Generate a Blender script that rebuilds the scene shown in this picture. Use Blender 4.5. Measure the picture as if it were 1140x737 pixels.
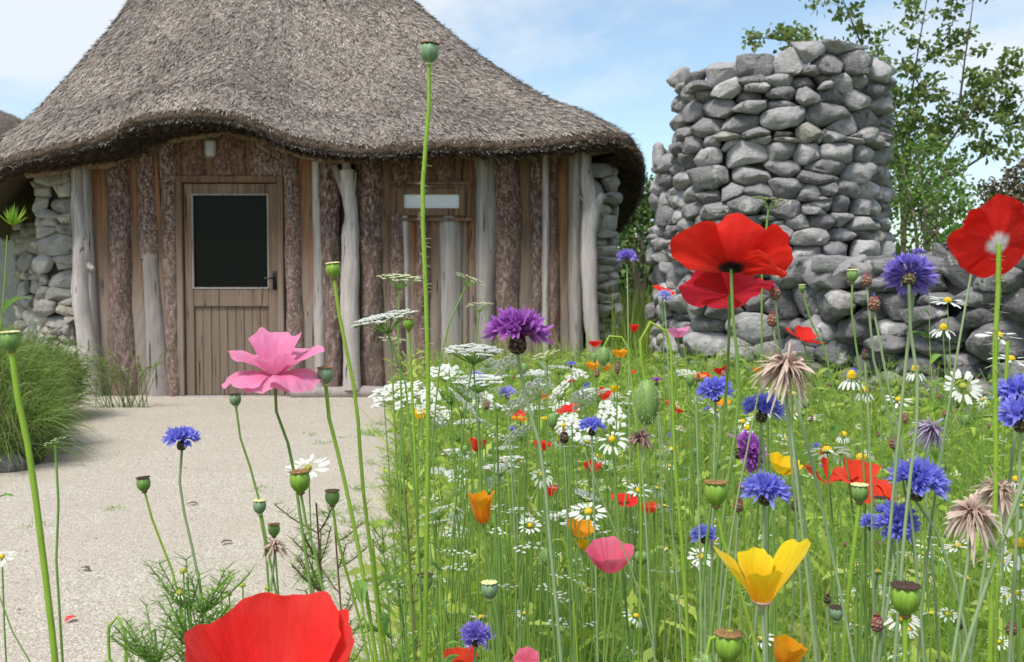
import bpy, math, random
import numpy as np
from mathutils import Vector, Matrix

for o in list(bpy.data.objects):
    bpy.data.objects.remove(o, do_unlink=True)
scene = bpy.context.scene
COL = scene.collection
rad = math.radians
random.seed(7)
RNG = np.random.default_rng(7)

# ------------------------------------------------------------------ camera
CAM = np.array([0.0, 0.0, 1.0]); TILT = rad(2.5); FPX = 1108.3
cd = bpy.data.cameras.new('camera'); cam = bpy.data.objects.new('camera', cd); COL.objects.link(cam)
cam.location = CAM; cam.rotation_euler = (rad(90) - TILT, 0, 0)
cd.sensor_width = 36; cd.lens = 36 * FPX / 1140
cd.clip_start = 0.02; cd.clip_end = 3000
cd.dof.use_dof = True; cd.dof.focus_distance = 1.0; cd.dof.aperture_fstop = 25
scene.camera = cam

# ------------------------------------------------------------------ world, sun, exposure
SUN_EL, SUN_AZ = rad(60), rad(-146)         # the sun stands behind the camera to the left
world = bpy.data.worlds.new("World"); scene.world = world; world.use_nodes = True
wn = world.node_tree; wn.nodes.clear()
def N(nt, t, **kw):
    n = nt.nodes.new(t)
    for k, v in kw.items(): setattr(n, k, v)
    return n
_sky = N(wn, 'ShaderNodeTexSky', sky_type='NISHITA', sun_disc=False, sun_elevation=SUN_EL,
         sun_rotation=SUN_AZ, air_density=1.0, dust_density=0.6, ozone_density=1.0)
_bg = N(wn, 'ShaderNodeBackground'); _bg.inputs['Strength'].default_value = 0.076
_out = N(wn, 'ShaderNodeOutputWorld')
_tc = N(wn, 'ShaderNodeTexCoord')
_mp = N(wn, 'ShaderNodeMapping'); _mp.inputs['Scale'].default_value = (1.0, 1.0, 2.1); _mp.inputs['Location'].default_value = (0.35, 0.1, 0.22)
_nz = N(wn, 'ShaderNodeTexNoise'); _nz.inputs['Scale'].default_value = 2.3; _nz.inputs['Detail'].default_value = 9; _nz.inputs['Roughness'].default_value = 0.56; _nz.inputs['Distortion'].default_value = 0.25
_cr = N(wn, 'ShaderNodeValToRGB'); _cr.color_ramp.elements[0].position = 0.42; _cr.color_ramp.elements[1].position = 0.58
_cr.color_ramp.elements[0].color = (0.12,)*3 + (1,); _cr.color_ramp.elements[1].color = (0.88,)*3 + (1,)
_mx = N(wn, 'ShaderNodeMix', data_type='RGBA'); _mx.inputs['B'].default_value = (3.9, 4.1, 4.3, 1)
L = wn.links.new
L(_tc.outputs['Generated'], _mp.inputs['Vector']); L(_mp.outputs['Vector'], _nz.inputs['Vector'])
L(_nz.outputs['Fac'], _cr.inputs['Fac']); L(_cr.outputs['Color'], _mx.inputs['Factor'])
_tn = N(wn, 'ShaderNodeMix', data_type='RGBA', blend_type='MULTIPLY'); _tn.inputs['Factor'].default_value = 1; _tn.inputs['B'].default_value = (0.76, 0.82, 0.80, 1); L(_sky.outputs['Color'], _tn.inputs['A']); L(_tn.outputs['Result'], _mx.inputs['A']); L(_mx.outputs['Result'], _bg.inputs['Color']); L(_bg.outputs['Background'], _out.inputs['Surface'])
sd = bpy.data.lights.new('sun', 'SUN'); sd.energy = 1.4; sd.angle = rad(16); sd.color = (1, 0.95, 0.88)
sun = bpy.data.objects.new('sun', sd); COL.objects.link(sun)
_dir = Vector((math.sin(SUN_AZ) * math.cos(SUN_EL), math.cos(SUN_AZ) * math.cos(SUN_EL), math.sin(SUN_EL)))
sun.rotation_euler = _dir.to_track_quat('Z', 'Y').to_euler(); sun.location = (-4, -6, 9)
scene.view_settings.view_transform = 'Standard'; scene.view_settings.look = 'None'
scene.view_settings.gamma = 1; scene.view_settings.exposure = 1.62

# ------------------------------------------------------------------ helpers
def P(px, py, D):
    """world point seen at photo pixel (px, py) at D metres along the view axis"""
    f = np.array([0, math.cos(TILT), -math.sin(TILT)]); u = np.array([0, math.sin(TILT), math.cos(TILT)])
    return CAM + D * (f + np.array([1, 0, 0]) * (px - 570) / FPX - u * (py - 368.5) / FPX)

class MB:
    """collects geometry for ONE mesh object"""
    def __init__(s): s.v = []; s.k = []; s.f = []; s.m = []; s.n = 0
    def add(s, v, f, k=None, m=0):
        v = np.asarray(v, float).reshape(-1, 3); f = np.asarray(f, int)
        if k is None: k = np.zeros((len(v), 3))
        k = np.broadcast_to(np.asarray(k, float), (len(v), 3))
        s.v.append(v); s.k.append(k); s.f.append(f + s.n); s.m.append(np.full(len(f), m)); s.n += len(v)
        return s
    def xf(s, R=None, T=None, S=1.0):
        for i, v in enumerate(s.v):
            w = v * S
            if R is not None: w = w @ np.asarray(R).T
            if T is not None: w = w + np.asarray(T)
            s.v[i] = w
        return s
    def build(s, name, mats, parent=None, smooth=True, off=None):
        me = bpy.data.meshes.new(name)
        v = np.concatenate(s.v); k = np.concatenate(s.k)
        if off is None and parent is not None: off = WL.get(parent.name)
        if off is not None: v = v - np.asarray(off)
        loops = np.concatenate([f.reshape(-1) for f in s.f])
        sizes = np.concatenate([np.full(len(f), f.shape[1]) for f in s.f])
        start = np.concatenate([[0], np.cumsum(sizes)[:-1]])
        me.vertices.add(len(v)); me.vertices.foreach_set('co', v.astype(np.float32).reshape(-1))
        me.loops.add(len(loops)); me.loops.foreach_set('vertex_index', loops.astype(np.int32))
        me.polygons.add(len(sizes)); me.polygons.foreach_set('loop_start', start.astype(np.int32))
        me.polygons.foreach_set('material_index', np.concatenate(s.m).astype(np.int32))
        me.update(calc_edges=True)
        me.polygons.foreach_set('use_smooth', np.full(len(sizes), smooth))
        a = me.attributes.new('k', 'FLOAT_VECTOR', 'POINT'); a.data.foreach_set('vector', k.astype(np.float32).reshape(-1))
        for m in (mats if isinstance(mats, (list, tuple)) else [mats]): me.materials.append(m)
        me.validate()
        o = bpy.data.objects.new(name, me); COL.objects.link(o)
        if parent is not None:
            o.parent = parent; WL[o.name] = WL.get(parent.name, np.zeros(3))
        else: WL[o.name] = np.zeros(3)
        return o
WL = {}
def tag(o, label=None, cat=None, group=None, kind=None):
    if label: o['label'] = label
    if cat: o['category'] = cat
    if group: o['group'] = group
    if kind: o['kind'] = kind
    return o
def thing(name, label, cat, loc=(0, 0, 0), group=None):
    o = bpy.data.objects.new(name, None); COL.objects.link(o); o.location = tuple(float(c) for c in loc)
    o.empty_display_size = 0.05; WL[o.name] = np.array(loc, float)
    return tag(o, label, cat, group)
def copy_tree(o, parent=None, loc=None, rz=None, sc=None):
    c = o.copy(); COL.objects.link(c); c.parent = parent
    if loc is not None: c.location = tuple(float(x) for x in loc)
    if rz is not None: c.rotation_euler = (c.rotation_euler[0], c.rotation_euler[1], rz)
    if sc is not None: c.scale = (sc, sc, sc)
    for ch in KIDS.get(o.name, [x for x in o.children]): copy_tree(ch, c)
    return c
KIDS = {}

def grid_faces(nu, nv, wrap=False):
    """faces of a grid stored row by row: nv rows of nu points"""
    i = np.arange(nu if wrap else nu - 1); j = np.arange(nv - 1)
    I, J = np.meshgrid(i, j); I = I.ravel(); J = J.ravel(); I2 = (I + 1) % nu
    return np.stack([J * nu + I, J * nu + I2, (J + 1) * nu + I2, (J + 1) * nu + I], 1)
def catmull(pts, n):
    p = np.asarray(pts, float); m = len(p)
    if m == 2: return p[0] + (p[1] - p[0]) * np.linspace(0, 1, n)[:, None]
    q = np.vstack([2 * p[0] - p[1], p, 2 * p[-1] - p[-2]])
    t = np.linspace(0, m - 1, n); i = np.minimum(t.astype(int), m - 2); u = (t - i)[:, None]
    a, b, c, d = q[i], q[i + 1], q[i + 2], q[i + 3]
    return 0.5 * (2 * b + (c - a) * u + (2 * a - 5 * b + 4 * c - d) * u ** 2 + (3 * b - a - 3 * c + d) * u ** 3)
def smooth_path(pts, n):
    """curve through unevenly spaced points without loops (Hermite over chord length)"""
    p = np.asarray(pts, float); keep = [0] + [i for i in range(1, len(p)) if np.linalg.norm(p[i] - p[i - 1]) > 1e-4]; p = p[keep]
    t = np.concatenate([[0], np.cumsum(np.linalg.norm(np.diff(p, axis=0), axis=1))]); m = len(p)
    if m < 3: return p[0] + (p[-1] - p[0]) * np.linspace(0, 1, n)[:, None]
    d = np.diff(p, axis=0) / np.diff(t)[:, None]; h = np.diff(t); T_ = np.zeros_like(p); T_[0] = d[0]; T_[-1] = d[-1]
    for i in range(1, m - 1): T_[i] = (d[i - 1] * h[i] + d[i] * h[i - 1]) / (h[i] + h[i - 1])
    s = np.linspace(0, t[-1], n); i = np.clip(np.searchsorted(t, s, 'right') - 1, 0, m - 2); u = ((s - t[i]) / h[i])[:, None]; H = h[i][:, None]
    return (2 * u**3 - 3 * u**2 + 1) * p[i] + (u**3 - 2 * u**2 + u) * H * T_[i] + (-2 * u**3 + 3 * u**2) * p[i + 1] + (u**3 - u**2) * H * T_[i + 1]
def unit(a): return a / np.maximum(np.linalg.norm(a, axis=-1, keepdims=True), 1e-9)
def frames(pts):
    t = unit(np.gradient(pts, axis=0)); ref = np.array([0.0, 1.0, 0.0]) if abs(t[0][1]) < 0.9 else np.array([1.0, 0, 0])
    n = []
    for a in t:
        ref = ref - a * ref.dot(a); ref = ref / np.linalg.norm(ref); n.append(ref)
    n = np.array(n); return t, n, np.cross(t, n)
def tube(mb, pts, r, ns=7, m=0, kz=0.5, cap=True, wob=0.0, rng=None):
    pts = np.asarray(pts, float); n = len(pts); r = np.broadcast_to(np.asarray(r, float), (n,))
    t, a, b = frames(pts); th = np.linspace(0, 2 * np.pi, ns, endpoint=False)
    rr = r[:, None] * np.ones(ns)
    if wob: rr = rr * (1 + wob * (rng or RNG).standard_normal((n, ns)))
    v = pts[:, None] + rr[:, :, None] * (np.cos(th)[None, :, None] * a[:, None] + np.sin(th)[None, :, None] * b[:, None])
    k = np.zeros((n, ns, 3)); k[..., 0] = np.arange(ns)[None] / ns; k[..., 1] = np.linspace(0, 1, n)[:, None]; k[..., 2] = kz
    mb.add(v, grid_faces(ns, n, True), k.reshape(-1, 3), m)
    if cap:
        for row, flip in ((v[0], True), (v[-1], False)):
            c = row.mean(0); vv = np.vstack([row, c]); i = np.arange(ns); f = np.stack([i, (i + 1) % ns, np.full(ns, ns)], 1)
            mb.add(vv, f[:, ::-1] if flip else f, (0, 0, kz), m)
    return mb
def lathe(mb, prof, ns=20, m=0, kz=0.5, mod=None):
    """prof: (r, z); mod(theta, t) -> radius factor"""
    prof = np.asarray(prof, float); n = len(prof); th = np.linspace(0, 2 * np.pi, ns, endpoint=False)
    tt = np.linspace(0, 1, n); f = np.ones((n, ns))
    if mod: f = mod(th[None, :], tt[:, None]) * np.ones((n, ns))
    r = prof[:, 0][:, None] * f
    v = np.stack([r * np.cos(th), r * np.sin(th), prof[:, 1][:, None] * np.ones(ns)], -1)
    k = np.zeros((n, ns, 3)); k[..., 0] = np.arange(ns)[None] / ns; k[..., 1] = tt[:, None]; k[..., 2] = kz
    mb.add(v, grid_faces(ns, n, True), k.reshape(-1, 3), m); return mb
def rot_to(axis):
    q = Vector((0, 0, 1)).rotation_difference(Vector(tuple(axis))); return np.array(q.to_matrix())
def box(mb, lo, hi, m=0, k=(0, 0, 0.5), bev=0.0):
    lo = np.array(lo, float); hi = np.array(hi, float)
    if bev <= 0:
        v = np.array([[x, y, z] for z in (lo[2], hi[2]) for y in (lo[1], hi[1]) for x in (lo[0], hi[0])])
        f = [[0, 2, 3, 1], [4, 5, 7, 6], [0, 1, 5, 4], [2, 6, 7, 3], [0, 4, 6, 2], [1, 3, 7, 5]]
        mb.add(v, f, k, m); return mb
    import itertools
    v = []; ids = {}
    for sx, sy, sz in itertools.product((0, 1), repeat=3):
        for ax in range(3):
            p = np.array([hi[0] if sx else lo[0], hi[1] if sy else lo[1], hi[2] if sz else lo[2]])
            for a2, s_ in zip(range(3), (sx, sy, sz)):
                if a2 != ax: p[a2] += -bev if s_ else bev
            ids[(sx, sy, sz, ax)] = len(v); v.append(p)
    g = lambda *a: ids[a]
    q = []
    for ax in range(3):
        o1, o2 = [i for i in range(3) if i != ax]
        for s_ in (0, 1):
            def cidx(a, b):
                c = [0, 0, 0]; c[ax] = s_; c[o1] = a; c[o2] = b; return tuple(c) + (ax,)
            lst = [g(*cidx(0, 0)), g(*cidx(1, 0)), g(*cidx(1, 1)), g(*cidx(0, 1))]
            if (s_ == 0) ^ (ax == 1): lst = lst[::-1]
            q.append(lst)
    for ax in range(3):                      # edge chamfers running along ax
        o1, o2 = [i for i in range(3) if i != ax]
        for a in (0, 1):
            for b in (0, 1):
                c0 = [0, 0, 0]; c1 = [0, 0, 0]; c0[o1] = c1[o1] = a; c0[o2] = c1[o2] = b; c1[ax] = 1
                lst = [g(*c0, o1), g(*c1, o1), g(*c1, o2), g(*c0, o2)]
                q.append(lst)
    mb.add(np.array(v), q, k, m)
    tr = [[g(sx, sy, sz, 0), g(sx, sy, sz, 1), g(sx, sy, sz, 2)] for sx, sy, sz in itertools.product((0, 1), repeat=3)]
    mb.f.append(np.array(tr) + mb.n - len(v)); mb.m.append(np.full(8, m))
    return mb
def blades(mb, B, D, Ln, W, droop=0.0, S=3, side=None, m=0, kz=None, shape=None, fold=0.0, rng=None):
    """N thin strips: base B, direction D, length Ln, width W; droop bends them down"""
    rng = rng or RNG
    B = np.asarray(B, float); n = len(B); D = unit(np.broadcast_to(np.asarray(D, float), (n, 3)))
    Ln = np.broadcast_to(np.asarray(Ln, float), (n,)); W = np.broadcast_to(np.asarray(W, float), (n,)); droop = np.broadcast_to(np.asarray(droop, float), (n,))
    t = np.linspace(0, 1, S + 1)
    if shape is None: shape = lambda t: (1 - t) ** 0.6 * np.minimum(1, 0.55 + t * 2)
    w = shape(t)
    if side is None:
        side = unit(np.cross(D, rng.standard_normal((n, 3))))
    pts = B[:, None] + D[:, None] * (Ln[:, None] * t)[..., None]
    pts[..., 2] -= (droop * Ln)[:, None] * t ** 2
    off = side[:, None] * (W[:, None] * w)[..., None] * 0.5
    v = np.stack([pts - off, pts + off], 2)
    if fold:
        nrm = unit(np.cross(D, side)); v = v + nrm[:, None, None] * (W[:, None] * w)[..., None, None] * fold * 0.5
    k = np.zeros((n, S + 1, 2, 3)); k[..., 0, 0] = 0; k[..., 1, 0] = 1; k[..., 1] = t[None, :, None]
    kz = rng.random(n) if kz is None else np.broadcast_to(np.asarray(kz, float), (n,))
    k[..., 2] = kz[:, None, None]
    j = np.arange(S); q = np.stack([2 * j, 2 * j + 1, 2 * j + 3, 2 * j + 2], 1)
    f = (q[None] + (np.arange(n) * (S + 1) * 2)[:, None, None]).reshape(-1, 4)
    mb.add(v, f, k.reshape(-1, 3), m); return mb

# ------------------------------------------------------------------ materials
def newmat(name):
    m = bpy.data.materials.new(name); m.use_nodes = True; nt = m.node_tree; nt.nodes.clear()
    return m, nt, nt.links.new
def ramp(nt, src, stops, interp='LINEAR'):
    r = N(nt, 'ShaderNodeValToRGB'); cr = r.color_ramp; cr.interpolation = interp
    while len(cr.elements) < len(stops): cr.elements.new(0.5)
    for e, (p, c) in zip(cr.elements, stops): e.position = p; e.color = tuple(c)[:3] + (1,)
    nt.links.new(src, r.inputs['Fac']); return r.outputs['Color']
def noise(nt, vec, scale, detail=4, rough=0.55, dist=0.0):
    n = N(nt, 'ShaderNodeTexNoise'); n.inputs['Scale'].default_value = scale; n.inputs['Detail'].default_value = detail
    n.inputs['Roughness'].default_value = rough; n.inputs['Distortion'].default_value = dist
    if vec is not None: nt.links.new(vec, n.inputs['Vector'])
    return n.outputs['Fac']
def mapping(nt, vec, scale=(1, 1, 1), loc=(0, 0, 0)):
    n = N(nt, 'ShaderNodeMapping'); n.inputs['Scale'].default_value = scale; n.inputs['Location'].default_value = loc
    nt.links.new(vec, n.inputs['Vector']); return n.outputs['Vector']
def attr(nt):
    a = N(nt, 'ShaderNodeAttribute', attribute_name='k'); s = N(nt, 'ShaderNodeSeparateXYZ'); nt.links.new(a.outputs['Vector'], s.inputs[0])
    return a.outputs['Vector'], s.outputs[0], s.outputs[1], s.outputs[2]
def mix(nt, fac, a, b, mode='MIX'):
    n = N(nt, 'ShaderNodeMix', data_type='RGBA', blend_type=mode)
    for key, val in (('Factor', fac), ('A', a), ('B', b)):
        if isinstance(val, bpy.types.NodeSocket): nt.links.new(val, n.inputs[key])
        elif key == 'Factor': n.inputs[key].default_value = val
        else: n.inputs[key].default_value = tuple(val)[:3] + (1,)
    return n.outputs['Result']
def mth(nt, op, a, b=0.0, clamp=False):
    n = N(nt, 'ShaderNodeMath', operation=op); n.use_clamp = clamp
    for i, val in enumerate((a, b)):
        if isinstance(val, bpy.types.NodeSocket): nt.links.new(val, n.inputs[i])
        else: n.inputs[i].default_value = val
    return n.outputs[0]
def finish(nt, color, rough=0.8, bump=None, bstr=0.3, bdist=0.01, transl=0.0, tcol=None, spec=0.3, sheen=0.0):
    lk = nt.links.new
    p = N(nt, 'ShaderNodeBsdfPrincipled'); p.inputs['Specular IOR Level'].default_value = spec
    if isinstance(color, bpy.types.NodeSocket): lk(color, p.inputs['Base Color'])
    else: p.inputs['Base Color'].default_value = tuple(color)[:3] + (1,)
    if isinstance(rough, bpy.types.NodeSocket): lk(rough, p.inputs['Roughness'])
    else: p.inputs['Roughness'].default_value = rough
    if sheen: p.inputs['Sheen Weight'].default_value = sheen
    nrm = None
    if bump is not None:
        b = N(nt, 'ShaderNodeBump'); b.inputs['Strength'].default_value = bstr; b.inputs['Distance'].default_value = bdist
        lk(bump, b.inputs['Height']); nrm = b.outputs['Normal']; lk(nrm, p.inputs['Normal'])
    out = N(nt, 'ShaderNodeOutputMaterial')
    if transl > 0:
        t = N(nt, 'ShaderNodeBsdfTranslucent'); c = tcol if tcol is not None else color
        if isinstance(c, bpy.types.NodeSocket): lk(c, t.inputs['Color'])
        else: t.inputs['Color'].default_value = tuple(c)[:3] + (1,)
        if nrm: lk(nrm, t.inputs['Normal'])
        ms = N(nt, 'ShaderNodeMixShader'); ms.inputs[0].default_value = transl
        lk(p.outputs[0], ms.inputs[1]); lk(t.outputs[0], ms.inputs[2]); lk(ms.outputs[0], out.inputs['Surface'])
    else: lk(p.outputs[0], out.inputs['Surface'])
def geo_pos(nt): return N(nt, 'ShaderNodeNewGeometry').outputs['Position']
def obj_pos(nt): return N(nt, 'ShaderNodeTexCoord').outputs['Object']

def m_plain(name, c, rough=0.7, var=0.25, scale=20, transl=0.0, bstr=0.2, spec=0.3):
    m, nt, lk = newmat(name); nz = noise(nt, obj_pos(nt), scale, 5)
    col = mix(nt, nz, tuple(x * (1 - var) for x in c), tuple(min(1, x * (1 + var)) for x in c))
    finish(nt, col, rough, nz, bstr, 0.003, transl, spec=spec); return m
def m_grass(name, stops, rough=0.55, transl=0.4, tip=None):
    m, nt, lk = newmat(name); _, u, v, r = attr(nt)
    c = ramp(nt, r, stops)
    if tip: c = mix(nt, mth(nt, 'POWER', v, 3.0), c, tip)
    finish(nt, c, rough, transl=transl, spec=0.25); return m
def m_petal(name, base, edge, blotch=None, bl=(0.0, 0.2), vein=0.25, transl=0.45, rough=0.6):
    m, nt, lk = newmat(name); k, u, v, r = attr(nt)
    c = ramp(nt, v, [(0.0, base), (1.0, edge)])
    vn = noise(nt, mapping(nt, k, (34, 1.3, 3)), 1.0, 4, 0.6)
    c = mix(nt, mth(nt, 'MULTIPLY', ramp_f(nt, vn, 0.35, 0.7), vein), c, tuple(x * 0.62 for x in base))
    nz = noise(nt, mapping(nt, k, (5, 3, 3)), 1.0, 3)
    c = mix(nt, mth(nt, 'MULTIPLY', ramp_f(nt, nz, 0.4, 0.75), 0.35), c, tuple(min(1, x * 1.25 + 0.012) for x in edge))
    if blotch:
        f = ramp_f(nt, mth(nt, 'ADD', v, mth(nt, 'MULTIPLY', mth(nt, 'SUBTRACT', vn, 0.5), 0.14)), bl[0], bl[1])
        c = mix(nt, f, blotch, c)
    cr_ = noise(nt, mapping(nt, k, (7, 5, 3)), 1.0, 6, 0.65, 0.8); finish(nt, c, rough, mth(nt, 'ADD', vn, mth(nt, 'MULTIPLY', cr_, 1.5)), 0.32, 0.0016, transl, spec=0.25, sheen=0.1); return m
def ramp_f(nt, src, a, b):
    n = N(nt, 'ShaderNodeMapRange'); n.inputs['From Min'].default_value = a; n.inputs['From Max'].default_value = b
    n.interpolation_type = 'SMOOTHSTEP'; nt.links.new(src, n.inputs['Value']); return n.outputs['Result']
# ------------------------------------------------------------------ setting materials
def mk_soil():
    m, nt, lk = newmat('soil'); p = geo_pos(nt)
    a = noise(nt, p, 9, 8, 0.6); b = noise(nt, p, 120, 3)
    c = ramp(nt, a, [(0.3, (0.05, 0.045, 0.025)), (0.55, (0.075, 0.085, 0.03)), (0.75, (0.11, 0.13, 0.04))])
    finish(nt, c, 0.95, mth(nt, 'ADD', a, b), 0.6, 0.02); return m
def mk_field():
    m, nt, lk = newmat('far_grass'); p = geo_pos(nt)
    a = noise(nt, p, 0.35, 8, 0.6); b = noise(nt, p, 30, 4)
    c = mix(nt, b, ramp(nt, a, [(0.3, (0.06, 0.11, 0.025)), (0.7, (0.12, 0.17, 0.05))]), (0.13, 0.17, 0.06)); 
    finish(nt, c, 0.95, b, 0.5, 0.03); return m
def mk_gravel():
    m, nt, lk = newmat('gravel'); p = geo_pos(nt)
    v = N(nt, 'ShaderNodeTexVoronoi'); v.inputs['Scale'].default_value = 150; lk(p, v.inputs['Vector'])
    v2 = N(nt, 'ShaderNodeTexVoronoi'); v2.inputs['Scale'].default_value = 260; lk(p, v2.inputs['Vector'])
    s = N(nt, 'ShaderNodeSeparateColor'); lk(v.outputs['Color'], s.inputs[0])
    st = ramp(nt, s.outputs[0], [(0.0, (0.27, 0.23, 0.18)), (0.15, (0.38, 0.335, 0.27)), (0.45, (0.47, 0.42, 0.345)), (0.8, (0.54, 0.49, 0.41)), (1.0, (0.72, 0.67, 0.58))])
    big = noise(nt, p, 1.6, 7, 0.62); med = noise(nt, p, 14, 6, 0.65)
    c = mix(nt, ramp_f(nt, big, 0.38, 0.68), st, mix(nt, 0.55, tuple_mul(nt, st, 0.95), (0.46, 0.40, 0.32)))
    c = mix(nt, mth(nt, 'MULTIPLY', ramp_f(nt, med, 0.5, 0.8), 0.2), c, (0.30, 0.27, 0.23))
    h = mth(nt, 'ADD', mth(nt, 'SUBTRACT', 1.0, v.outputs['Distance']), mth(nt, 'MULTIPLY', v2.outputs['Distance'], -0.5))
    h = mth(nt, 'ADD', h, mth(nt, 'MULTIPLY', med, 1.5))
    finish(nt, c, 0.92, h, 0.75, 0.006); return m
def mk_stone(name, light, dark, lich=0.5, scale=1.0, tint=None):
    m, nt, lk = newmat(name); k, u, v, r = attr(nt); p = obj_pos(nt)
    c = ramp(nt, r, [(0.0, dark), (0.35, tuple(0.55 * a + 0.45 * b for a, b in zip(dark, light))), (0.75, light), (0.9, tuple(min(1, x * 1.28) for x in light)), (1.0, tint or tuple(x * b for x, b in zip(light, (1.25, 1.17, 1.0))))])
    a = noise(nt, p, 9 * scale, 8, 0.65, 0.3); b = noise(nt, p, 60 * scale, 6, 0.7); st = noise(nt, mapping(nt, p, (3, 3, 26)), 3 * scale, 5, 0.6)
    c = mix(nt, ramp_f(nt, a, 0.35, 0.7), tuple_mul(nt, c, 0.72), c)
    c = mix(nt, mth(nt, 'MULTIPLY', ramp_f(nt, b, 0.45, 0.75), 0.45), c, tuple(min(1, x * 1.35) for x in light))
    l = noise(nt, p, 5.5 * scale, 9, 0.72); l2 = mth(nt, 'MULTIPLY', ramp_f(nt, l, 0.56, 0.64), lich)
    c = mix(nt, l2, c, (0.62, 0.61, 0.57))
    g = noise(nt, p, 14 * scale, 6, 0.7); c = mix(nt, mth(nt, 'MULTIPLY', ramp_f(nt, g, 0.62, 0.72), 0.2 * lich), c, (0.22, 0.20, 0.11))
    h = mth(nt, 'ADD', mth(nt, 'ADD', a, mth(nt, 'MULTIPLY', b, 0.5)), mth(nt, 'MULTIPLY', st, 0.3))
    finish(nt, c, 0.9, h, 0.9, 0.035); return m
def tuple_mul(nt, c, f): return mix(nt, 1.0, c, (f, f, f), 'MULTIPLY')
def mk_thatch():
    m, nt, lk = newmat('thatch'); k, u, v, r = attr(nt); p = obj_pos(nt)
    big = noise(nt, p, 1.3, 7, 0.6); fine = noise(nt, p, 55, 5, 0.75)
    c = ramp(nt, r, [(0.0, (0.06, 0.045, 0.036)), (0.2, (0.19, 0.155, 0.13)), (0.45, (0.38, 0.325, 0.285)), (0.75, (0.54, 0.48, 0.43)), (1.0, (0.72, 0.67, 0.61))])
    c = mix(nt, ramp_f(nt, big, 0.35, 0.7), tuple_mul(nt, c, 0.66), c)
    c = mix(nt, mth(nt, 'MULTIPLY', fine, 0.25), c, (0.25, 0.205, 0.17))
    finish(nt, c, 0.95, fine, 0.7, 0.02); return m
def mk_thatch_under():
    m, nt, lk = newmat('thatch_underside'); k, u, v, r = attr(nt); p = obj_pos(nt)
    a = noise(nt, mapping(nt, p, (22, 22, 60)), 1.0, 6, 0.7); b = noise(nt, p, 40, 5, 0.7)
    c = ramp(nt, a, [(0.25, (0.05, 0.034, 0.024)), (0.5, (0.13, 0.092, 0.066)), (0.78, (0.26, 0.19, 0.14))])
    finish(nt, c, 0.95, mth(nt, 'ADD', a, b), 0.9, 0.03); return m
def mk_bark(name, dark=(0.07, 0.042, 0.032), mid=(0.17, 0.11, 0.085), pale=(0.46, 0.40, 0.35), amt=0.5):
    m, nt, lk = newmat(name); p = obj_pos(nt); k, u, v, r = attr(nt)
    q = mapping(nt, p, (1, 1, 0.42)); a = noise(nt, q, 34, 8, 0.72, 0.6); b = noise(nt, q, 120, 5, 0.7)
    c = ramp(nt, a, [(0.36, dark), (0.5, mid), (0.62, tuple(0.5 * x + 0.5 * y for x, y in zip(mid, pale)))])
    fl = noise(nt, mapping(nt, p, (1, 1, 0.75), (3, 1, 2)), 62, 6, 0.75, 0.5)
    c = mix(nt, mth(nt, 'MULTIPLY', ramp_f(nt, mth(nt, 'ADD', fl, mth(nt, 'MULTIPLY', mth(nt, 'SUBTRACT', r, 0.5), 0.07)), 0.555, 0.60), amt), c, pale)
    big = noise(nt, mapping(nt, p, (1, 1, 0.5)), 4, 5, 0.6); c = mix(nt, ramp_f(nt, big, 0.4, 0.7), c, mix(nt, 0.18, c, (0.24, 0.16, 0.13))); c = mix(nt, mth(nt, 'MULTIPLY', r, 0.3), c, (0.17, 0.065, 0.034)); cr_ = noise(nt, mapping(nt, p, (26, 26, 2.2)), 1.0, 4, 0.6); c = mix(nt, ramp_f(nt, cr_, 0.36, 0.30), c, (0.03, 0.016, 0.012))
    # the wood dries out towards its foot
    s = N(nt, 'ShaderNodeSeparateXYZ'); lk(p, s.inputs[0]); wz = ramp_f(nt, mth(nt, 'ADD', s.outputs[2], mth(nt, 'MULTIPLY', big, 1.2)), 1.3, 2.6)
    c = mix(nt, wz, mix(nt, 0.25, c, (0.36, 0.30, 0.27)), c)
    finish(nt, c, 0.92, mth(nt, 'ADD', a, mth(nt, 'MULTIPLY', b, 0.4)), 0.9, 0.02); return m
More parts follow.
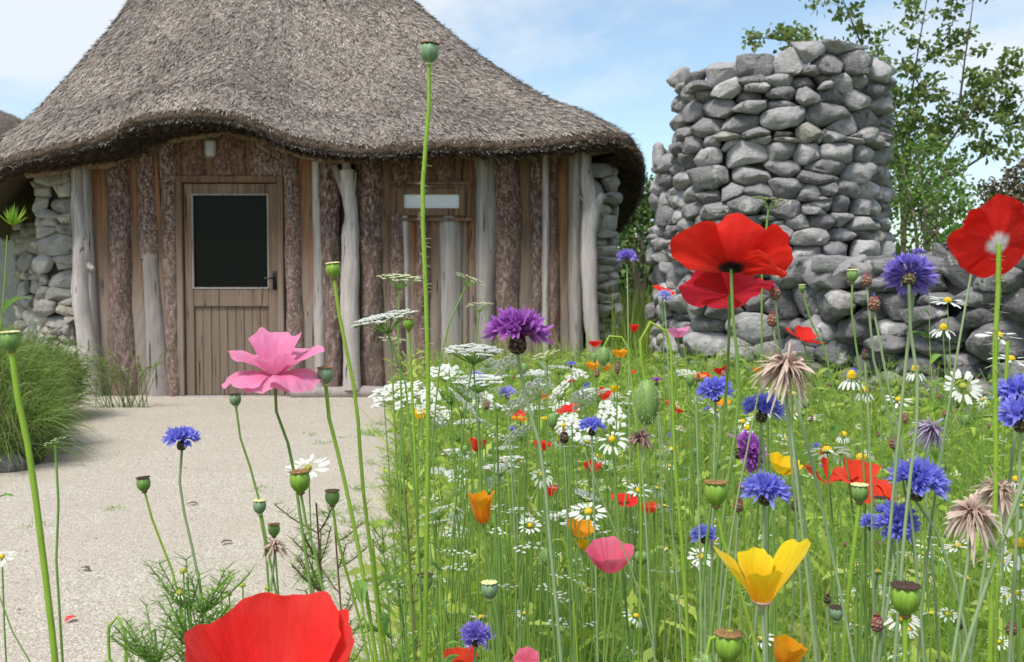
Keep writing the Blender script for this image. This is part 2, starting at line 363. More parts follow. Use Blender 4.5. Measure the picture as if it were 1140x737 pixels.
def mk_wood(name, a_, b_, grain=26, weather=(0.36, 0.31, 0.27), wamt=0.6, rough=0.75):
    m, nt, lk = newmat(name); p = obj_pos(nt)
    g = noise(nt, mapping(nt, p, (grain, grain, 1.1)), 1.0, 7, 0.62, 0.5); f = noise(nt, mapping(nt, p, (110, 110, 3.5)), 1.0, 4, 0.6)
    c = mix(nt, ramp_f(nt, g, 0.3, 0.72), a_, b_); c = mix(nt, mth(nt, 'MULTIPLY', ramp_f(nt, f, 0.42, 0.72), 0.4), c, tuple(x * 0.6 for x in a_)); ck = noise(nt, mapping(nt, p, (38, 38, 1.6), (7, 1, 3)), 1.0, 3, 0.5, 0.3)
    s = N(nt, 'ShaderNodeSeparateXYZ'); lk(p, s.inputs[0]); n2 = noise(nt, mapping(nt, p, (5, 5, 0.8)), 1.0, 5)
    wz = ramp_f(nt, mth(nt, 'ADD', s.outputs[2], mth(nt, 'MULTIPLY', n2, 1.4)), 1.2, 2.5)
    w = mth(nt, 'MULTIPLY', mth(nt, 'SUBTRACT', 1.0, wz), wamt)
    c = mix(nt, w, c, mix(nt, g, weather, tuple(x * 0.66 for x in weather)))
    kn = noise(nt, mapping(nt, p, (6, 6, 3.2), (1, 5, 2)), 1.0, 2); c = mix(nt, ramp_f(nt, kn, 0.72, 0.78), c, tuple(x * 0.35 for x in a_))
    c = mix(nt, ramp_f(nt, ck, 0.335, 0.30), c, tuple(x * 0.22 for x in a_)); finish(nt, c, rough, mth(nt, 'ADD', mth(nt, 'ADD', g, mth(nt, 'MULTIPLY', f, 0.5)), mth(nt, 'MULTIPLY', ramp_f(nt, ck, 0.29, 0.36), 1.5)), 0.7, 0.012); return m
M = {}
M['soil'] = mk_soil(); M['field'] = mk_field(); M['gravel'] = mk_gravel()
M['tower_stone'] = mk_stone('tower_stone', (0.45, 0.43, 0.43), (0.20, 0.19, 0.195), 0.55, tint=(0.42, 0.39, 0.32))
M['wall_stone'] = mk_stone('field_stone', (0.31, 0.295, 0.30), (0.125, 0.12, 0.125), 0.85, 0.9)
M['hut_stone'] = mk_stone('hut_stone', (0.52, 0.49, 0.44), (0.33, 0.31, 0.28), 0.5, tint=(0.52, 0.45, 0.34))
M['joint'] = m_plain('dark_joint_fill', (0.03, 0.028, 0.026), 0.95, 0.4, 12)
M['thatch'] = mk_thatch(); M['thatch_under'] = mk_thatch_under()
M['bark'] = mk_bark('bark', (0.028, 0.012, 0.008), (0.125, 0.062, 0.043), (0.62, 0.52, 0.46), 0.95); M['bark_red'] = mk_bark('red_bark', (0.035, 0.014, 0.009), (0.13, 0.055, 0.034), (0.50, 0.38, 0.31), 0.6)
M['orange_wood'] = mk_wood('orange_sapwood', (0.15, 0.065, 0.030), (0.33, 0.16, 0.075), wamt=0.85)
M['brown_wood'] = mk_wood('brown_wood', (0.10, 0.055, 0.032), (0.24, 0.14, 0.08), wamt=0.65)
M['grey_wood'] = mk_wood('weathered_grey_wood', (0.21, 0.175, 0.155), (0.44, 0.40, 0.375), 20, weather=(0.42, 0.38, 0.36), wamt=0.5)
M['white_wood'] = mk_wood('bleached_wood', (0.25, 0.20, 0.18), (0.66, 0.61, 0.575), 13, (0.58, 0.53, 0.49), 0.6)
M['door_wood'] = mk_wood('door_wood', (0.11, 0.062, 0.04), (0.27, 0.17, 0.11), 30, (0.30, 0.25, 0.20), 0.5, 0.6)
M['beam'] = mk_wood('eave_beam_wood', (0.16, 0.11, 0.06), (0.27, 0.19, 0.11), 14, wamt=0.0)
M['black'] = m_plain('black_iron', (0.015, 0.015, 0.016), 0.4, 0.2)
def mk_glass(name, col=(0.012, 0.014, 0.012), rough=0.04):
    m, nt, lk = newmat(name); p = N(nt, 'ShaderNodeBsdfPrincipled'); p.inputs['Base Color'].default_value = col + (1,)
    p.inputs['Roughness'].default_value = rough; p.inputs['Specular IOR Level'].default_value = 0.35
    p.inputs['Specular IOR Level'].default_value = 0.07; nz = noise(nt, obj_pos(nt), 3, 3); b = N(nt, 'ShaderNodeBump'); b.inputs['Strength'].default_value = 0.04; lk(nz, b.inputs['Height']); lk(b.outputs[0], p.inputs['Normal'])
    o = N(nt, 'ShaderNodeOutputMaterial'); lk(p.outputs[0], o.inputs['Surface']); return m
M['glass'] = mk_glass('dark_glass', (0.006, 0.008, 0.006)); M['sky_reflection'] = m_plain('painted_sky_reflection_pane', (0.62, 0.64, 0.68), 0.25, 0.06, 4)  # pale pane colour paints in the white sky mirrored by the small window
M['lamp'] = m_plain('ribbed_lamp_glass', (0.42, 0.41, 0.39), 0.3, 0.3, 30); M['lampcase'] = m_plain('grey_lamp_case', (0.16, 0.15, 0.14), 0.5)

# ------------------------------------------------------------------ ground
def sheet(name, poly, z, mat, kind='structure'):
    mb = MB(); v = [(x, y, z) for x, y in poly]; mb.add(v, [list(range(len(v)))]); o = mb.build(name, mat, smooth=False); return tag(o, kind=kind)
sheet('ground', [(-400, -60), (400, -60), (400, 1200), (-400, 1200)], -0.008, M['field'])
def edge_x(y):                      # where the meadow starts beside the path
    return -0.115 * y + 0.05 * math.sin(y * 2.3) + 0.04 * math.sin(y * 5.1 + 1) + 0.02
pl = [(-7.0, 1.25), (-7.0, 8.9), (-5.2, 11), (3.0, 11)] + [(edge_x(y) + (1.8 if y > 9.3 else 0.12), y) for y in np.linspace(10.8, 1.3, 120)]
sheet('gravel_path', pl, 0.0, M['gravel'])
sheet('meadow_soil', [(-1.6, -0.6)] + [(3.2, -0.6), (3.4, 6), (3.2, 14), (-0.2, 14)] + [(edge_x(y) + (0.5 if y > 8.9 else 0), y) for y in np.linspace(13, 1.25, 150)] + [(-1.6, 1.15)], 0.006, M['soil'])

# pebbles lying loose on the path
def rockmesh(sub=2):
    import bmesh
    bm = bmesh.new(); bmesh.ops.create_icosphere(bm, subdivisions=sub, radius=1); bm.verts.ensure_lookup_table()
    v = np.array([x.co[:] for x in bm.verts]); f = np.array([[q.index for q in t.verts] for t in bm.faces]); bm.free(); return v, f
ICO1, ICOF1 = rockmesh(1); ICO3, ICOF3 = rockmesh(4); ICO2, ICOF2 = rockmesh(2)
mb = MB(); rg = np.random.default_rng(3)
for i in range(2600):
    y = 2.3 + 6.7 * rg.random() ** 1.5; x = -4.5 + rg.random() * (edge_x(y) + 4.6)
    s = 0.0022 + 0.0055 * rg.random() ** 4; sc = s * np.array([1, 0.6 + 0.5 * rg.random(), 0.5 + 0.2 * rg.random()])
    v = ICO1 * sc * (1 + 0.15 * rg.standard_normal((len(ICO1), 1))); a = rg.random() * 6.28
    v = v @ np.array([[math.cos(a), -math.sin(a), 0], [math.sin(a), math.cos(a), 0], [0, 0, 1]]) + [x, y, s * 0.2]
    mb.add(v, ICOF1, (0, 0, rg.random()))
m, nt, lk = newmat('pebble'); _, _, _, r_ = attr(nt)
finish(nt, ramp(nt, r_, [(0, (0.20, 0.18, 0.155)), (0.35, (0.38, 0.35, 0.30)), (0.75, (0.52, 0.49, 0.43)), (1, (0.62, 0.59, 0.54))]), 0.9); M['pebble'] = m
tag(mb.build('loose_gravel', M['pebble'], smooth=False), 'small loose stones scattered over the pale gravel path', 'gravel', kind='stuff')

# ------------------------------------------------------------------ dry stone
def clip_poly(poly, n, c):
    out = []; m_ = len(poly)
    for i in range(m_):
        a = poly[i]; b = poly[(i + 1) % m_]; da = a.dot(n) - c; db = b.dot(n) - c
        if da <= 0: out.append(a)
        if (da < 0) != (db < 0) and da != db: out.append(a + (b - a) * (da / (da - db)))
    return out
def stone_cells(U, V, size, asp=1.75, wrap=False, seed=0, relax=1, vtop=None):
    """anisotropic power cells over [0,U]x[0,V]; size = mean stone height"""
    rg = np.random.default_rng(seed); rows = []; v = 0.0
    while v < V:
        h = size * rg.uniform(0.6, 1.5); u = rg.uniform(0, size)
        while u < U:
            w = h * asp * rg.uniform(0.55, 1.5)
            if rg.random() < 0.22: rows.append((u + w / 2, v + h * 0.27, 0.6 * h)); rows.append((u + w / 2 + rg.normal(0, .1) * w, v + h * 0.75, 0.6 * h))
            else: rows.append((u + w / 2, v + h / 2 + rg.normal(0, 0.13) * h, h * rg.uniform(0.7, 1.3)))
            u += w
        v += h
    S = np.array(rows)
    if vtop is not None: S = S[[s[1] < vtop(s[0]) for s in S]]
    P2 = np.stack([S[:, 0] / asp, S[:, 1]], 1); W2 = (S[:, 2] * 0.45) ** 2; Uu = U / asp
    n = len(P2); cells = []
    if wrap:
        P3 = np.vstack([P2, P2 + [Uu, 0], P2 - [Uu, 0]]); W3 = np.concatenate([W2] * 3)
    else: P3 = P2; W3 = W2
    for i in range(n):
        p = P2[i]; d = np.linalg.norm(P3 - p, axis=1); idx = np.argsort(d)[1:26]
        R = size * 1.7; poly = [p + np.array(q) * R for q in ((-1, -1), (1, -1), (1, 1), (-1, 1))]
        poly = clip_poly(poly, np.array([0, -1.0]), 0.0)
        top = vtop(S[i, 0]) + size * 0.25 if vtop is not None else V
        if poly: poly = clip_poly(poly, np.array([0, 1.0]), top)
        if not wrap and poly: poly = clip_poly(poly, np.array([-1.0, 0]), 0.0)
        if not wrap and poly: poly = clip_poly(poly, np.array([1.0, 0]), Uu)
        for j in idx:
            if len(poly) < 3: break
            q = P3[j]; n_ = q - p; L2 = n_.dot(n_)
            c = (q.dot(q) - p.dot(p) + W2[i] - W3[j]) / 2
            poly = clip_poly(poly, n_, c)
        if len(poly) >= 3:
            pg = np.array(poly) * [asp, 1]; 
            ctr = pg.mean(0); ext = pg.max(0) - pg.min(0)
            if ext.min() > size * 0.18: cells.append((ctr, pg - ctr))
    return cells
def ray_radius(pg, th):
    """distance from the centre to polygon pg along each angle"""
    d = np.stack([np.cos(th), np.sin(th)], 1); r = np.full(len(th), 1e9)
    for a, b in zip(pg, np.roll(pg, -1, 0)):
        e = b - a; nrm = np.array([e[1], -e[0]]); den = d @ nrm; num = a @ nrm
        with np.errstate(divide='ignore', invalid='ignore'): t = np.where(den * np.sign(num if num else 1) > 1e-9, num / den, 1e9)
        r = np.minimum(r, np.where(t > 0, t, 1e9))
    return np.where(r > 1e8, 0.01, r)
def stone_geo(pg, depth, rg, gap=0.96, prot=0.0, rough=1.0):
    D = ICO3; s = np.hypot(D[:, 0], D[:, 1]); th = np.arctan2(D[:, 1], D[:, 0])
    tab = np.linspace(-np.pi, np.pi, 97); R = ray_radius(pg, tab)
    R = (np.concatenate([R[-2:-1], R[:-1]]) + 4 * R + np.concatenate([R[1:], R[1:2]])) / 6      # takes the edge off the corners
    Rv = np.interp(th, tab, R) * gap
    ss = np.minimum(1.0, s ** 0.22); x = np.cos(th) * Rv * ss; y = np.sin(th) * Rv * ss
    z = depth * np.sign(D[:, 2]) * np.abs(D[:, 2]) ** 0.55
    ext = np.array([np.ptp(pg[:, 0]) / 2, np.ptp(pg[:, 1]) / 2, depth]); q = np.stack([x, y, z], 1) / ext
    for _ in range(rg.integers(10, 17)):                 # broken faces
        nn = rg.standard_normal(3); nn[2] = abs(nn[2]) + 0.7; nn /= np.linalg.norm(nn); c = rg.uniform(0.50, 0.93)
        dd = q @ nn - c; q = q - np.maximum(dd, 0)[:, None] * nn * 0.98
    v = q * ext; h = min(ext[:2]); disp = np.zeros(len(v)); ph = rg.random(3) * 99
    for f_, a_ in ((2.2, 0.045), (5, 0.028), (11, 0.016), (23, 0.009)):
        for _ in range(3):
            w = rg.standard_normal(3); w /= np.linalg.norm(w); disp += a_ * np.sin((v / h) @ w * f_ + rg.random() * 6.28)
    v = v * (1 + 0.75 * rough * disp[:, None] * [0.7, 0.7, 1.0])
    v[:, 2] += prot; return v
def dry_stone(mb, cells, surf, depth, seed, vary=0.03, rough=1.0, tone=None):
    rg = np.random.default_rng(seed)
    for ctr, pg in cells:
        dp = depth * rg.uniform(0.75, 1.15)
        v = stone_geo(pg, dp, rg, rg.uniform(0.97, 1.05), rg.normal(0, vary), rough)
        a = rg.normal(0, 0.04); v[:, :2] = v[:, :2] @ np.array([[math.cos(a), -math.sin(a)], [math.sin(a), math.cos(a)]])
        ta, tb = rg.normal(0, 0.10), rg.normal(0, 0.12) - 0.06
        v[:, 2] += v[:, 0] * ta + v[:, 1] * tb
        O, T, B, Nn = surf(ctr[0] + v[:, 0], ctr[1] + v[:, 1])
        w = O + Nn * v[:, 2:3]
        mb.add(w, ICOF3, (0, 0, rg.random() if tone is None else tone(rg)))
def cyl_surf(cx, cy, r0, batter):
    def f(u, v):
        r = r0 - batter * v; a = u / r0
        n = np.stack([np.sin(a), -np.cos(a), 0 * a], 1)
        O = np.stack([cx + r * np.sin(a), cy - r * np.cos(a), v], 1); return O, None, None, n
    return f
def line_surf(pts):
    pts = np.array(pts, float); seg = np.linalg.norm(np.diff(pts, axis=0), axis=1); cum = np.concatenate([[0], np.cumsum(seg)])
    def f(u, v):
        x = np.interp(u, cum, pts[:, 0]); y = np.interp(u, cum, pts[:, 1])
        e = 0.12; dx = np.interp(u + e, cum, pts[:, 0]) - np.interp(u - e, cum, pts[:, 0]); dy = np.interp(u + e, cum, pts[:, 1]) - np.interp(u - e, cum, pts[:, 1])
        n = unit(np.stack([dy, -dx, 0 * dx], 1)); return np.stack([x, y, v], 1), None, None, n
    return f, cum[-1]

# --- tower
tw = thing('stone_tower', 'round dry stone tower of grey boulders rising behind the poppies', 'tower', (2.2, 8.0, 0))
TR = 0.845
def tower_top(u):
    a = u / TR; return 2.70 + 0.03 * math.sin(a * 3 + 1) + (-0.03 * max(0, math.sin(-a)) if True else 0) - 0.02 * max(0, math.sin(a)) + 0.02 * math.sin(a * 7)
mb = MB(); cells = stone_cells(2 * math.pi * TR, 3.1, 0.122, 1.95, True, 11, vtop=tower_top)
dry_stone(mb, cells, cyl_surf(2.13, 8.0, TR, 0.022), 0.10, 5)
mb.build('stonework', M['tower_stone'], tw)
mb = MB(); lathe(mb, [(TR - 0.06, 0), (TR - 0.13, 2.5), (TR - 0.2, 2.6), (0.0, 2.62)], 48); mb.xf(T=(2.13, 8.0, 0)); mb.build('rubble_core', M['joint'], tw)
mb = MB(); R2 = 0.68
cells = stone_cells(2 * math.pi * R2, 2.3, 0.13, 1.8, True, 21, vtop=lambda u: 2.12 + 0.06 * math.sin(u * 5))
dry_stone(mb, cells, cyl_surf(1.86, 8.35, R2, 0.02), 0.08, 6)
mb.build('lower_stonework', M['tower_stone'], tw)
mb = MB(); lathe(mb, [(R2 - 0.06, 0), (R2 - 0.1, 1.9), (0, 1.95)], 40); mb.xf(T=(1.86, 8.35, 0)); mb.build('rubble_core', M['joint'], tw)
mb = MB(); rg = np.random.default_rng(9)                     # loose cap stones
for i in range(22):
    a = rg.uniform(0, 6.28); rr = rg.uniform(0, 0.5); pg = np.array([(math.cos(t) * rg.uniform(.12, .18), math.sin(t) * rg.uniform(.08, .12)) for t in np.linspace(0, 6.28, 7)[:-1]])
    v = stone_geo(pg, 0.06, rg); mb.add(v + [2.11 + rr * math.sin(a), 8.0 - rr * math.cos(a), 2.6], ICOF3, (0, 0, rg.random()))
mb.build('cap_stones', M['tower_stone'], tw)

# --- field wall running from the tower towards the right
wpts = [P(868, 300, 7.05)[:2], P(925, 300, 6.35)[:2], P(1000, 300, 5.75)[:2], P(1090, 300, 5.2)[:2], P(1190, 300, 4.75)[:2], P(1350, 300, 4.2)[:2], P(1500, 300, 3.8)[:2]]
wsurf, wlen = line_surf(wpts)
fw = thing('field_wall', 'low mossy dry stone wall of dark grey boulders running right from the tower', 'wall', (wpts[3][0], wpts[3][1], 0))
def wall_top(u): return float(np.interp(u, [0, 0.9, 1.6, 2.3, 3.2, 5], [1.10, 1.13, 1.16, 1.20, 1.24, 1.26])) + 0.05 * math.sin(u * 4.1) + 0.03 * math.sin(u * 11)
mb = MB(); cells = stone_cells(wlen, 1.6, 0.145, 1.85, False, 33, vtop=wall_top)
dry_stone(mb, cells, wsurf, 0.12, 8, 0.045, 1.4)
rg = np.random.default_rng(12)                               # coping stones
u = 0.05
while u < wlen:
    w = rg.uniform(0.2, 0.42); pg = np.array([(math.cos(t) * w * rg.uniform(.42, .52), math.sin(t) * rg.uniform(.14, .26)) for t in np.linspace(0, 6.28, 8)[:-1]])
    v = stone_geo(pg, rg.uniform(0.05, 0.08), rg, rough=1.1); O, _, _, n_ = wsurf(np.array([u + w / 2]), np.array([0.0])); n_ = n_[0]; t_ = np.array([-n_[1], n_[0], 0])
    vv = O[0] - n_ * 0.12 + v[:, :1] * t_ - v[:, 1:2] * n_ + v[:, 2:3] * np.array([0, 0, 1]) + [0, 0, wall_top(u) + 0.02]
    mb.add(vv, ICOF3, (0, 0, rg.random())); u += w
# rear face
back = [tuple(np.array(p) - np.array(wsurf(np.array([0.5 * i]), np.array([0.]))[3][0][:2]) * 0.5) for i, p in enumerate(wpts)]
bsurf, blen = line_surf(back[::-1]); cells = stone_cells(blen, 1.3, 0.26, 1.6, False, 34, vtop=lambda u: 1.15)
dry_stone(mb, cells, bsurf, 0.1, 9, 0.03)
mb.build('stonework', M['wall_stone'], fw)
mb = MB(); n = 30; uu = np.linspace(0, wlen, n); O, _, _, n_ = wsurf(uu, uu * 0)
tp = np.array([wall_top(x) - 0.06 for x in uu]); A = O - n_ * 0.07; Bk = O - n_ * 0.42
rows = [A * [1, 1, 0], A * [1, 1, 0] + np.stack([0 * tp, 0 * tp, tp], 1), Bk * [1, 1, 0] + np.stack([0 * tp, 0 * tp, tp], 1), Bk * [1, 1, 0]]
mb.add(np.concatenate(rows), grid_faces(n, 4)); mb.build('rubble_core', M['joint'], fw, smooth=False)

# ------------------------------------------------------------------ the thatched hut
hut = thing('thatched_hut', 'round thatched hut with a front of bark slabs and bleached posts', 'hut', (-1.8, 9.2, 0))
def fac_D(px): return float(np.interp(px, [40, 80, 200, 316, 400, 660, 700], [9.35, 9.27, 9.2, 9.2, 9.25, 9.5, 9.55]))
def FP(px, py, off=0.0): return P(px, py, fac_D(px) - off)
def fx(px): q = P(px, 368, fac_D(px)); return q[0], q[1]
def zof(px, py): 
    D = fac_D(px); return P(px, py, D)[2]
BEAMPX = [(30, 192), (70, 187), (100, 182), (125, 181), (150, 168), (180, 157), (210, 150), (240, 147), (270, 149), (300, 157), (325, 167), (350, 173), (395, 176), (430, 172), (480, 169), (540, 172), (600, 170), (650, 168), (684, 165)]
bx = np.array([b[0] for b in BEAMPX]); by = np.array([b[1] for b in BEAMPX])
bpts = catmull([FP(x, y, 0.13) for x, y in BEAMPX], 90)
rg = np.random.default_rng(4); mb = MB()
br = 0.052 * (1 + 0.10 * np.sin(np.linspace(0, 23, 90)) + 0.07 * np.sin(np.linspace(0, 61, 90))); br[-6:] *= np.linspace(1, 0.8, 6)
tube(mb, bpts, br, 14, wob=0.02, rng=rg); mb.build('eave_beam', M['beam'], hut)

def slab(name, x0, x1, y0, y1, mat, bulge=0.035, off=0.0, wob=0.10, rough=0.006, seed=0, x0b=None, x1b=None):
    """a half-log board from pixel x0..x1, y0..y1 on the facade, with an uneven edge and face"""
    rg = np.random.default_rng(seed + int(x0 * 7)); nu, nv = 12, 64
    top = P(x0, y0, fac_D(x0))[2] if y0 else None
    X0, Y0 = fx(x0); X1, Y1 = fx(x1); X0b = fx(x0b or x0)[0]; X1b = fx(x1b or x1)[0]
    z0 = zof((x0 + x1) / 2, y1) if y1 else -0.02; z1 = zof((x0 + x1) / 2, y0) if y0 else zof((x0 + x1) / 2, float(np.interp((x0 + x1) / 2, bx, by))) + 0.05
    z = np.linspace(z0, z1, nv); w = X1 - X0; el = np.zeros(nv); er = np.zeros(nv)
    for f_, a_ in ((2.3, 1), (5.1, 0.6), (12, 0.3), (27, 0.16)):
        el += a_ * np.sin(z * f_ + rg.random() * 6.28); er += a_ * np.sin(z * f_ + rg.random() * 6.28)
    tt = (z - z0) / max(z1 - z0, 1e-3)
    xl = X0b + (X0 - X0b) * tt + el * w * wob * 0.4; xr = X1b + (X1 - X1b) * tt + er * w * wob * 0.4
    u = np.linspace(0, 1, nu); prof = np.sin(np.pi * np.clip(u, 0, 1)) ** 0.7
    Xg = xl[:, None] + (xr - xl)[:, None] * u; yb = Y0 + (Y1 - Y0) * u
    bulge = bulge * 1.7; bl = bulge * (1 + 0.15 * np.sin(z * 3 + rg.random() * 6))[:, None] * prof
    ns = np.zeros((nv, nu))
    for f1, f2, a_ in ((30, 9, 1), (60, 22, 0.7), (130, 47, 0.5)):
        for _ in range(3): ns += a_ * np.sin(Xg * f1 * rg.uniform(.7, 1.3) + z[:, None] * f2 * rg.uniform(.7, 1.3) * (rg.choice([-1, 1])) + rg.random() * 6.28)
    Yg = yb - bl - off - ns * rough * 0.35 * (prof ** 1.0)
    v = np.stack([Xg, Yg, np.repeat(z[:, None], nu, 1)], -1)
    bk = np.stack([np.stack([xr, 0 * z + Y1 + 0.03, z], 1), np.stack([xl, 0 * z + Y0 + 0.03, z], 1)], 1)
    v = np.concatenate([v, bk], 1); k = np.zeros(v.shape); k[..., 0] = np.concatenate([u, [1, 0]])[None]; k[..., 1] = tt[:, None]; k[..., 2] = rg.random()
    mb = MB(); mb.add(v, grid_faces(nu + 2, nv, True), k.reshape(-1, 3))
    for row in (v[0], v[-1]): mb.add(row, [list(range(nu + 2))], (0, 0, 0.5))
    return mb.build(name, M[mat], hut)
SL = [  # x0, x1, y0, y1, material, bulge, off, bottom x0, bottom x1
 (97, 105, 0, 0, 'grey_wood', .03, .05, 104, 114), (102, 124, 0, 0, 'orange_wood', .008, 0, 108, 125), (121, 147, 0, 0, 'bark', .05, .015, 124, 152), (142, 157, 0, 0, 'orange_wood', .01, .0, 146, 166),
 (155, 176, 0, 288, 'bark', .045, .012, 158, 178), (160, 178, 284, 0, 'grey_wood', .045, .02, 164, 190), (172, 181, 0, 0, 'orange_wood', .012, .004, 180, 192), (177, 200, 0, 0, 'bark', .045, .014, 187, 206),
 (316, 336, 0, 0, 'bark', .045, .014, 318, 338), (332, 351, 0, 0, 'orange_wood', .01, 0, 336, 354), (349, 360, 0, 0, 'white_wood', .02, .01, 350, 362), (357, 381, 0, 0, 'bark', .045, .01, 360, 382),
 (396, 400, 0, 0, 'orange_wood', .01, 0, 397, 408), (398, 425, 0, 0, 'bark', .05, .014, 401, 430), (422, 438, 0, 0, 'brown_wood', .01, .0, 426, 440), (434, 450, 238, 0, 'bark', .04, .02, 436, 454), (448, 456, 238, 0, 'white_wood', .02, .01, 452, 458),
 (454, 464, 240, 0, 'orange_wood', .012, .004, 456, 466), (461, 479, 240, 0, 'bark_red', .04, .014, 463, 480), (476, 492, 240, 0, 'brown_wood', .02, .004, 478, 494), (489, 516, 240, 0, 'grey_wood', .04, .014, 491, 517), (514, 523, 240, 0, 'brown_wood', .02, .006, 515, 524),
 (436, 462, 0, 208, 'bark_red', .03, .006, 436, 462), (459, 487, 0, 208, 'brown_wood', .02, .0, 459, 487), (484, 508, 0, 208, 'bark_red', .035, .008, 484, 508), (505, 524, 0, 208, 'brown_wood', .02, .002, 505, 524),
 (521, 532, 0, 0, 'orange_wood', .012, .003, 521, 531), (529, 553, 0, 0, 'grey_wood', .05, .02, 530, 552), (550, 578, 0, 0, 'bark', .055, .01, 549, 580), (575, 594, 0, 0, 'brown_wood', .012, 0, 577, 595),
 (590, 606, 0, 0, 'bark', .03, .006, 592, 606), (602, 612, 0, 0, 'white_wood', .05, .014, 603, 613), (608, 622, 0, 0, 'bark_red', .035, .008, 610, 624), (619, 635, 0, 0, 'orange_wood', .01, 0, 620, 634), (632, 648, 0, 0, 'grey_wood', .05, .03, 634, 650),
 (196, 206, 0, 197, 'orange_wood', .012, 0, 196, 206), (204, 233, 0, 197, 'bark_red', .045, .012, 204, 233), (230, 244, 0, 197, 'orange_wood', .012, 0, 230, 244), (242, 276, 0, 197, 'bark_red', .045, .012, 242, 276), (273, 283, 0, 197, 'orange_wood', .012, 0, 273, 283), (280, 318, 0, 197, 'bark', .045, .012, 280, 318)]
for i, s in enumerate(SL): slab('wall_slab', s[0], s[1], s[2], s[3], s[4], s[5], s[6], seed=i, x0b=s[7], x1b=s[8], rough=0.012 if 'bark' in s[4] else 0.004, wob=0.16 if 'bark' in s[4] else 0.08)
# backing boards behind the slabs so that no gap opens
mb = MB(); nn = 24; xs = np.linspace(86, 648, nn); lo = np.array([[*fx(x), -0.02] for x in xs]) + [0, .05, 0]; hi = np.array([[*fx(x), zof(x, float(np.interp(x, bx, by))) + 0.1] for x in xs]) + [0, .05, 0]
mb.add(np.concatenate([lo, hi]), grid_faces(nn, 2)); mb.add(np.concatenate([lo, hi]) + [0, .06, 0], grid_faces(nn, 2)); mb.build('backing_wall', m_plain('dark_backing', (0.045, 0.03, 0.022), .9), hut)

def post(pix, r, mat, off=0.10, name='post', lump=0.12, seed=0, branches=()):
    rg = np.random.default_rng(seed); n = 60
    pts = catmull([FP(x, y, off) for x, y in pix], n); pts[0][2] = min(pts[0][2], 10)
    rr = np.interp(np.linspace(0, 1, n), np.linspace(0, 1, len(r)), r)
    rr = rr * (1 + lump * 0.5 * np.sin(np.linspace(0, 9, n) + seed) + lump * 0.35 * np.sin(np.linspace(0, 31, n) + seed))
    mb = MB(); tube(mb, pts, rr, 16, wob=0.02, rng=rg)
    for (bx_, by_), (tx, ty), r0, r1, o2 in branches:
        tube(mb, catmull([FP(bx_, by_, off), FP((bx_ + tx) / 2, (by_ + ty) / 2 + 1, off + o2 * .6), FP(tx, ty, off + o2)], 12), np.linspace(r0, r1, 12), 12, wob=0.03, rng=rg)
    return mb.build(name, M[mat], hut)
post([(88, 180), (88, 215), (89, 250), (92, 285), (90, 320), (94, 360), (99, 400), (104, 449)], [.062, .066, .072, .09, .082, .078, .082, .09], 'white_wood', .10, seed=1, branches=[((93, 290), (104, 300), .05, .022, .03)])
post([(386, 190), (388, 215), (391, 240), (390, 265), (390, 300), (389, 340), (391, 380), (392, 434)], [.07, .06, .07, .085, .08, .082, .08, .085], 'white_wood', .12, seed=2, branches=[((388, 222), (372, 184), .05, .03, 0), ((388, 222), (385, 176), .055, .04, 0), ((389, 220), (394, 192), .05, .03, 0)])
post([(650, 168), (652, 200), (657, 232), (655, 262), (656, 300), (657, 340), (660, 380), (662, 428)], [.07, .072, .09, .074, .072, .07, .072, .075], 'white_wood', .13, seed=3, branches=[((656, 236), (672, 216), .07, .035, .02), ((655, 228), (641, 214), .018, .008, .06)])

# door
dr = thing('x', 'x', 'x'); bpy.data.objects.remove(dr)
def fbox(x0, y0, x1, y1, near, far, name, mat, parent, bev=0.004, mb=None, build=True):
    A = P(x0, y1, 9.2); B = P(x1, y0, 9.2); mb = mb or MB(); Y = P(260, 368, 9.2)[1]
    box(mb, (A[0], Y - near, A[2]), (B[0], Y - far, B[2]), bev=bev)
    return mb.build(name, M[mat], parent, smooth=False) if build else mb
mb = MB()
for q in ((200, 197, 207, 440), (311.5, 197, 318, 440), (207.2, 197, 311.3, 204.5)): fbox(*q, .07, -.04, '', '', None, .006, mb, False)
mb.build('door_frame', M['brown_wood'], hut, smooth=False)
mb = MB()
for q in ((208, 205.5, 217.5, 440), (300.5, 205.5, 311, 440), (217.8, 205.5, 300.2, 218)): fbox(*q, .035, -.02, '', '', None, .004, mb, False)
fbox(217.8, 320.5, 300.2, 341, .036, -.02, '', '', None, .004, mb, False)
door = mb.build('door', M['door_wood'], hut, smooth=False)
fbox(217.9, 218.2, 300.1, 320.2, .008, -.012, 'window_pane', 'glass', door, 0)
mb = MB(); nb = 9
for i in range(nb):
    a = 217.9 + (300.1 - 217.9) * i / nb; b = 217.9 + (300.1 - 217.9) * (i + 1) / nb - .5
    fbox(a, 341.2, b, 439.5, .014 + .002 * (i % 2), -.016, '', '', None, .003, mb, False)
mb.build('door_panel', M['door_wood'], door, smooth=False)
mb = MB(); Yd = P(260, 368, 9.2)[1]; h = P(307.5, 312, 9.2)
box(mb, (h[0] - .018, Yd - .045, h[2] - .085), (h[0] + .018, Yd - .035, h[2] + .085), bev=.003); tube(mb, [(h[0], Yd - .045, h[2] + .02), (h[0], Yd - .085, h[2] + .02), (h[0] - .03, Yd - .09, h[2] + .02), (h[0] - .085, Yd - .09, h[2] + .015)], .009, 8)
mb.build('handle', M['black'], door)
mb = MB()
for q in ((216.6, 217, 218, 321.3), (299.8, 217, 301.2, 321.3), (218, 216.8, 299.8, 218.3), (218, 319.8, 299.8, 321.6)): fbox(*q, .042, .01, '', '', None, .001, mb, False)
mb.build('glazing_bead', M['grey_wood'], door, smooth=False)
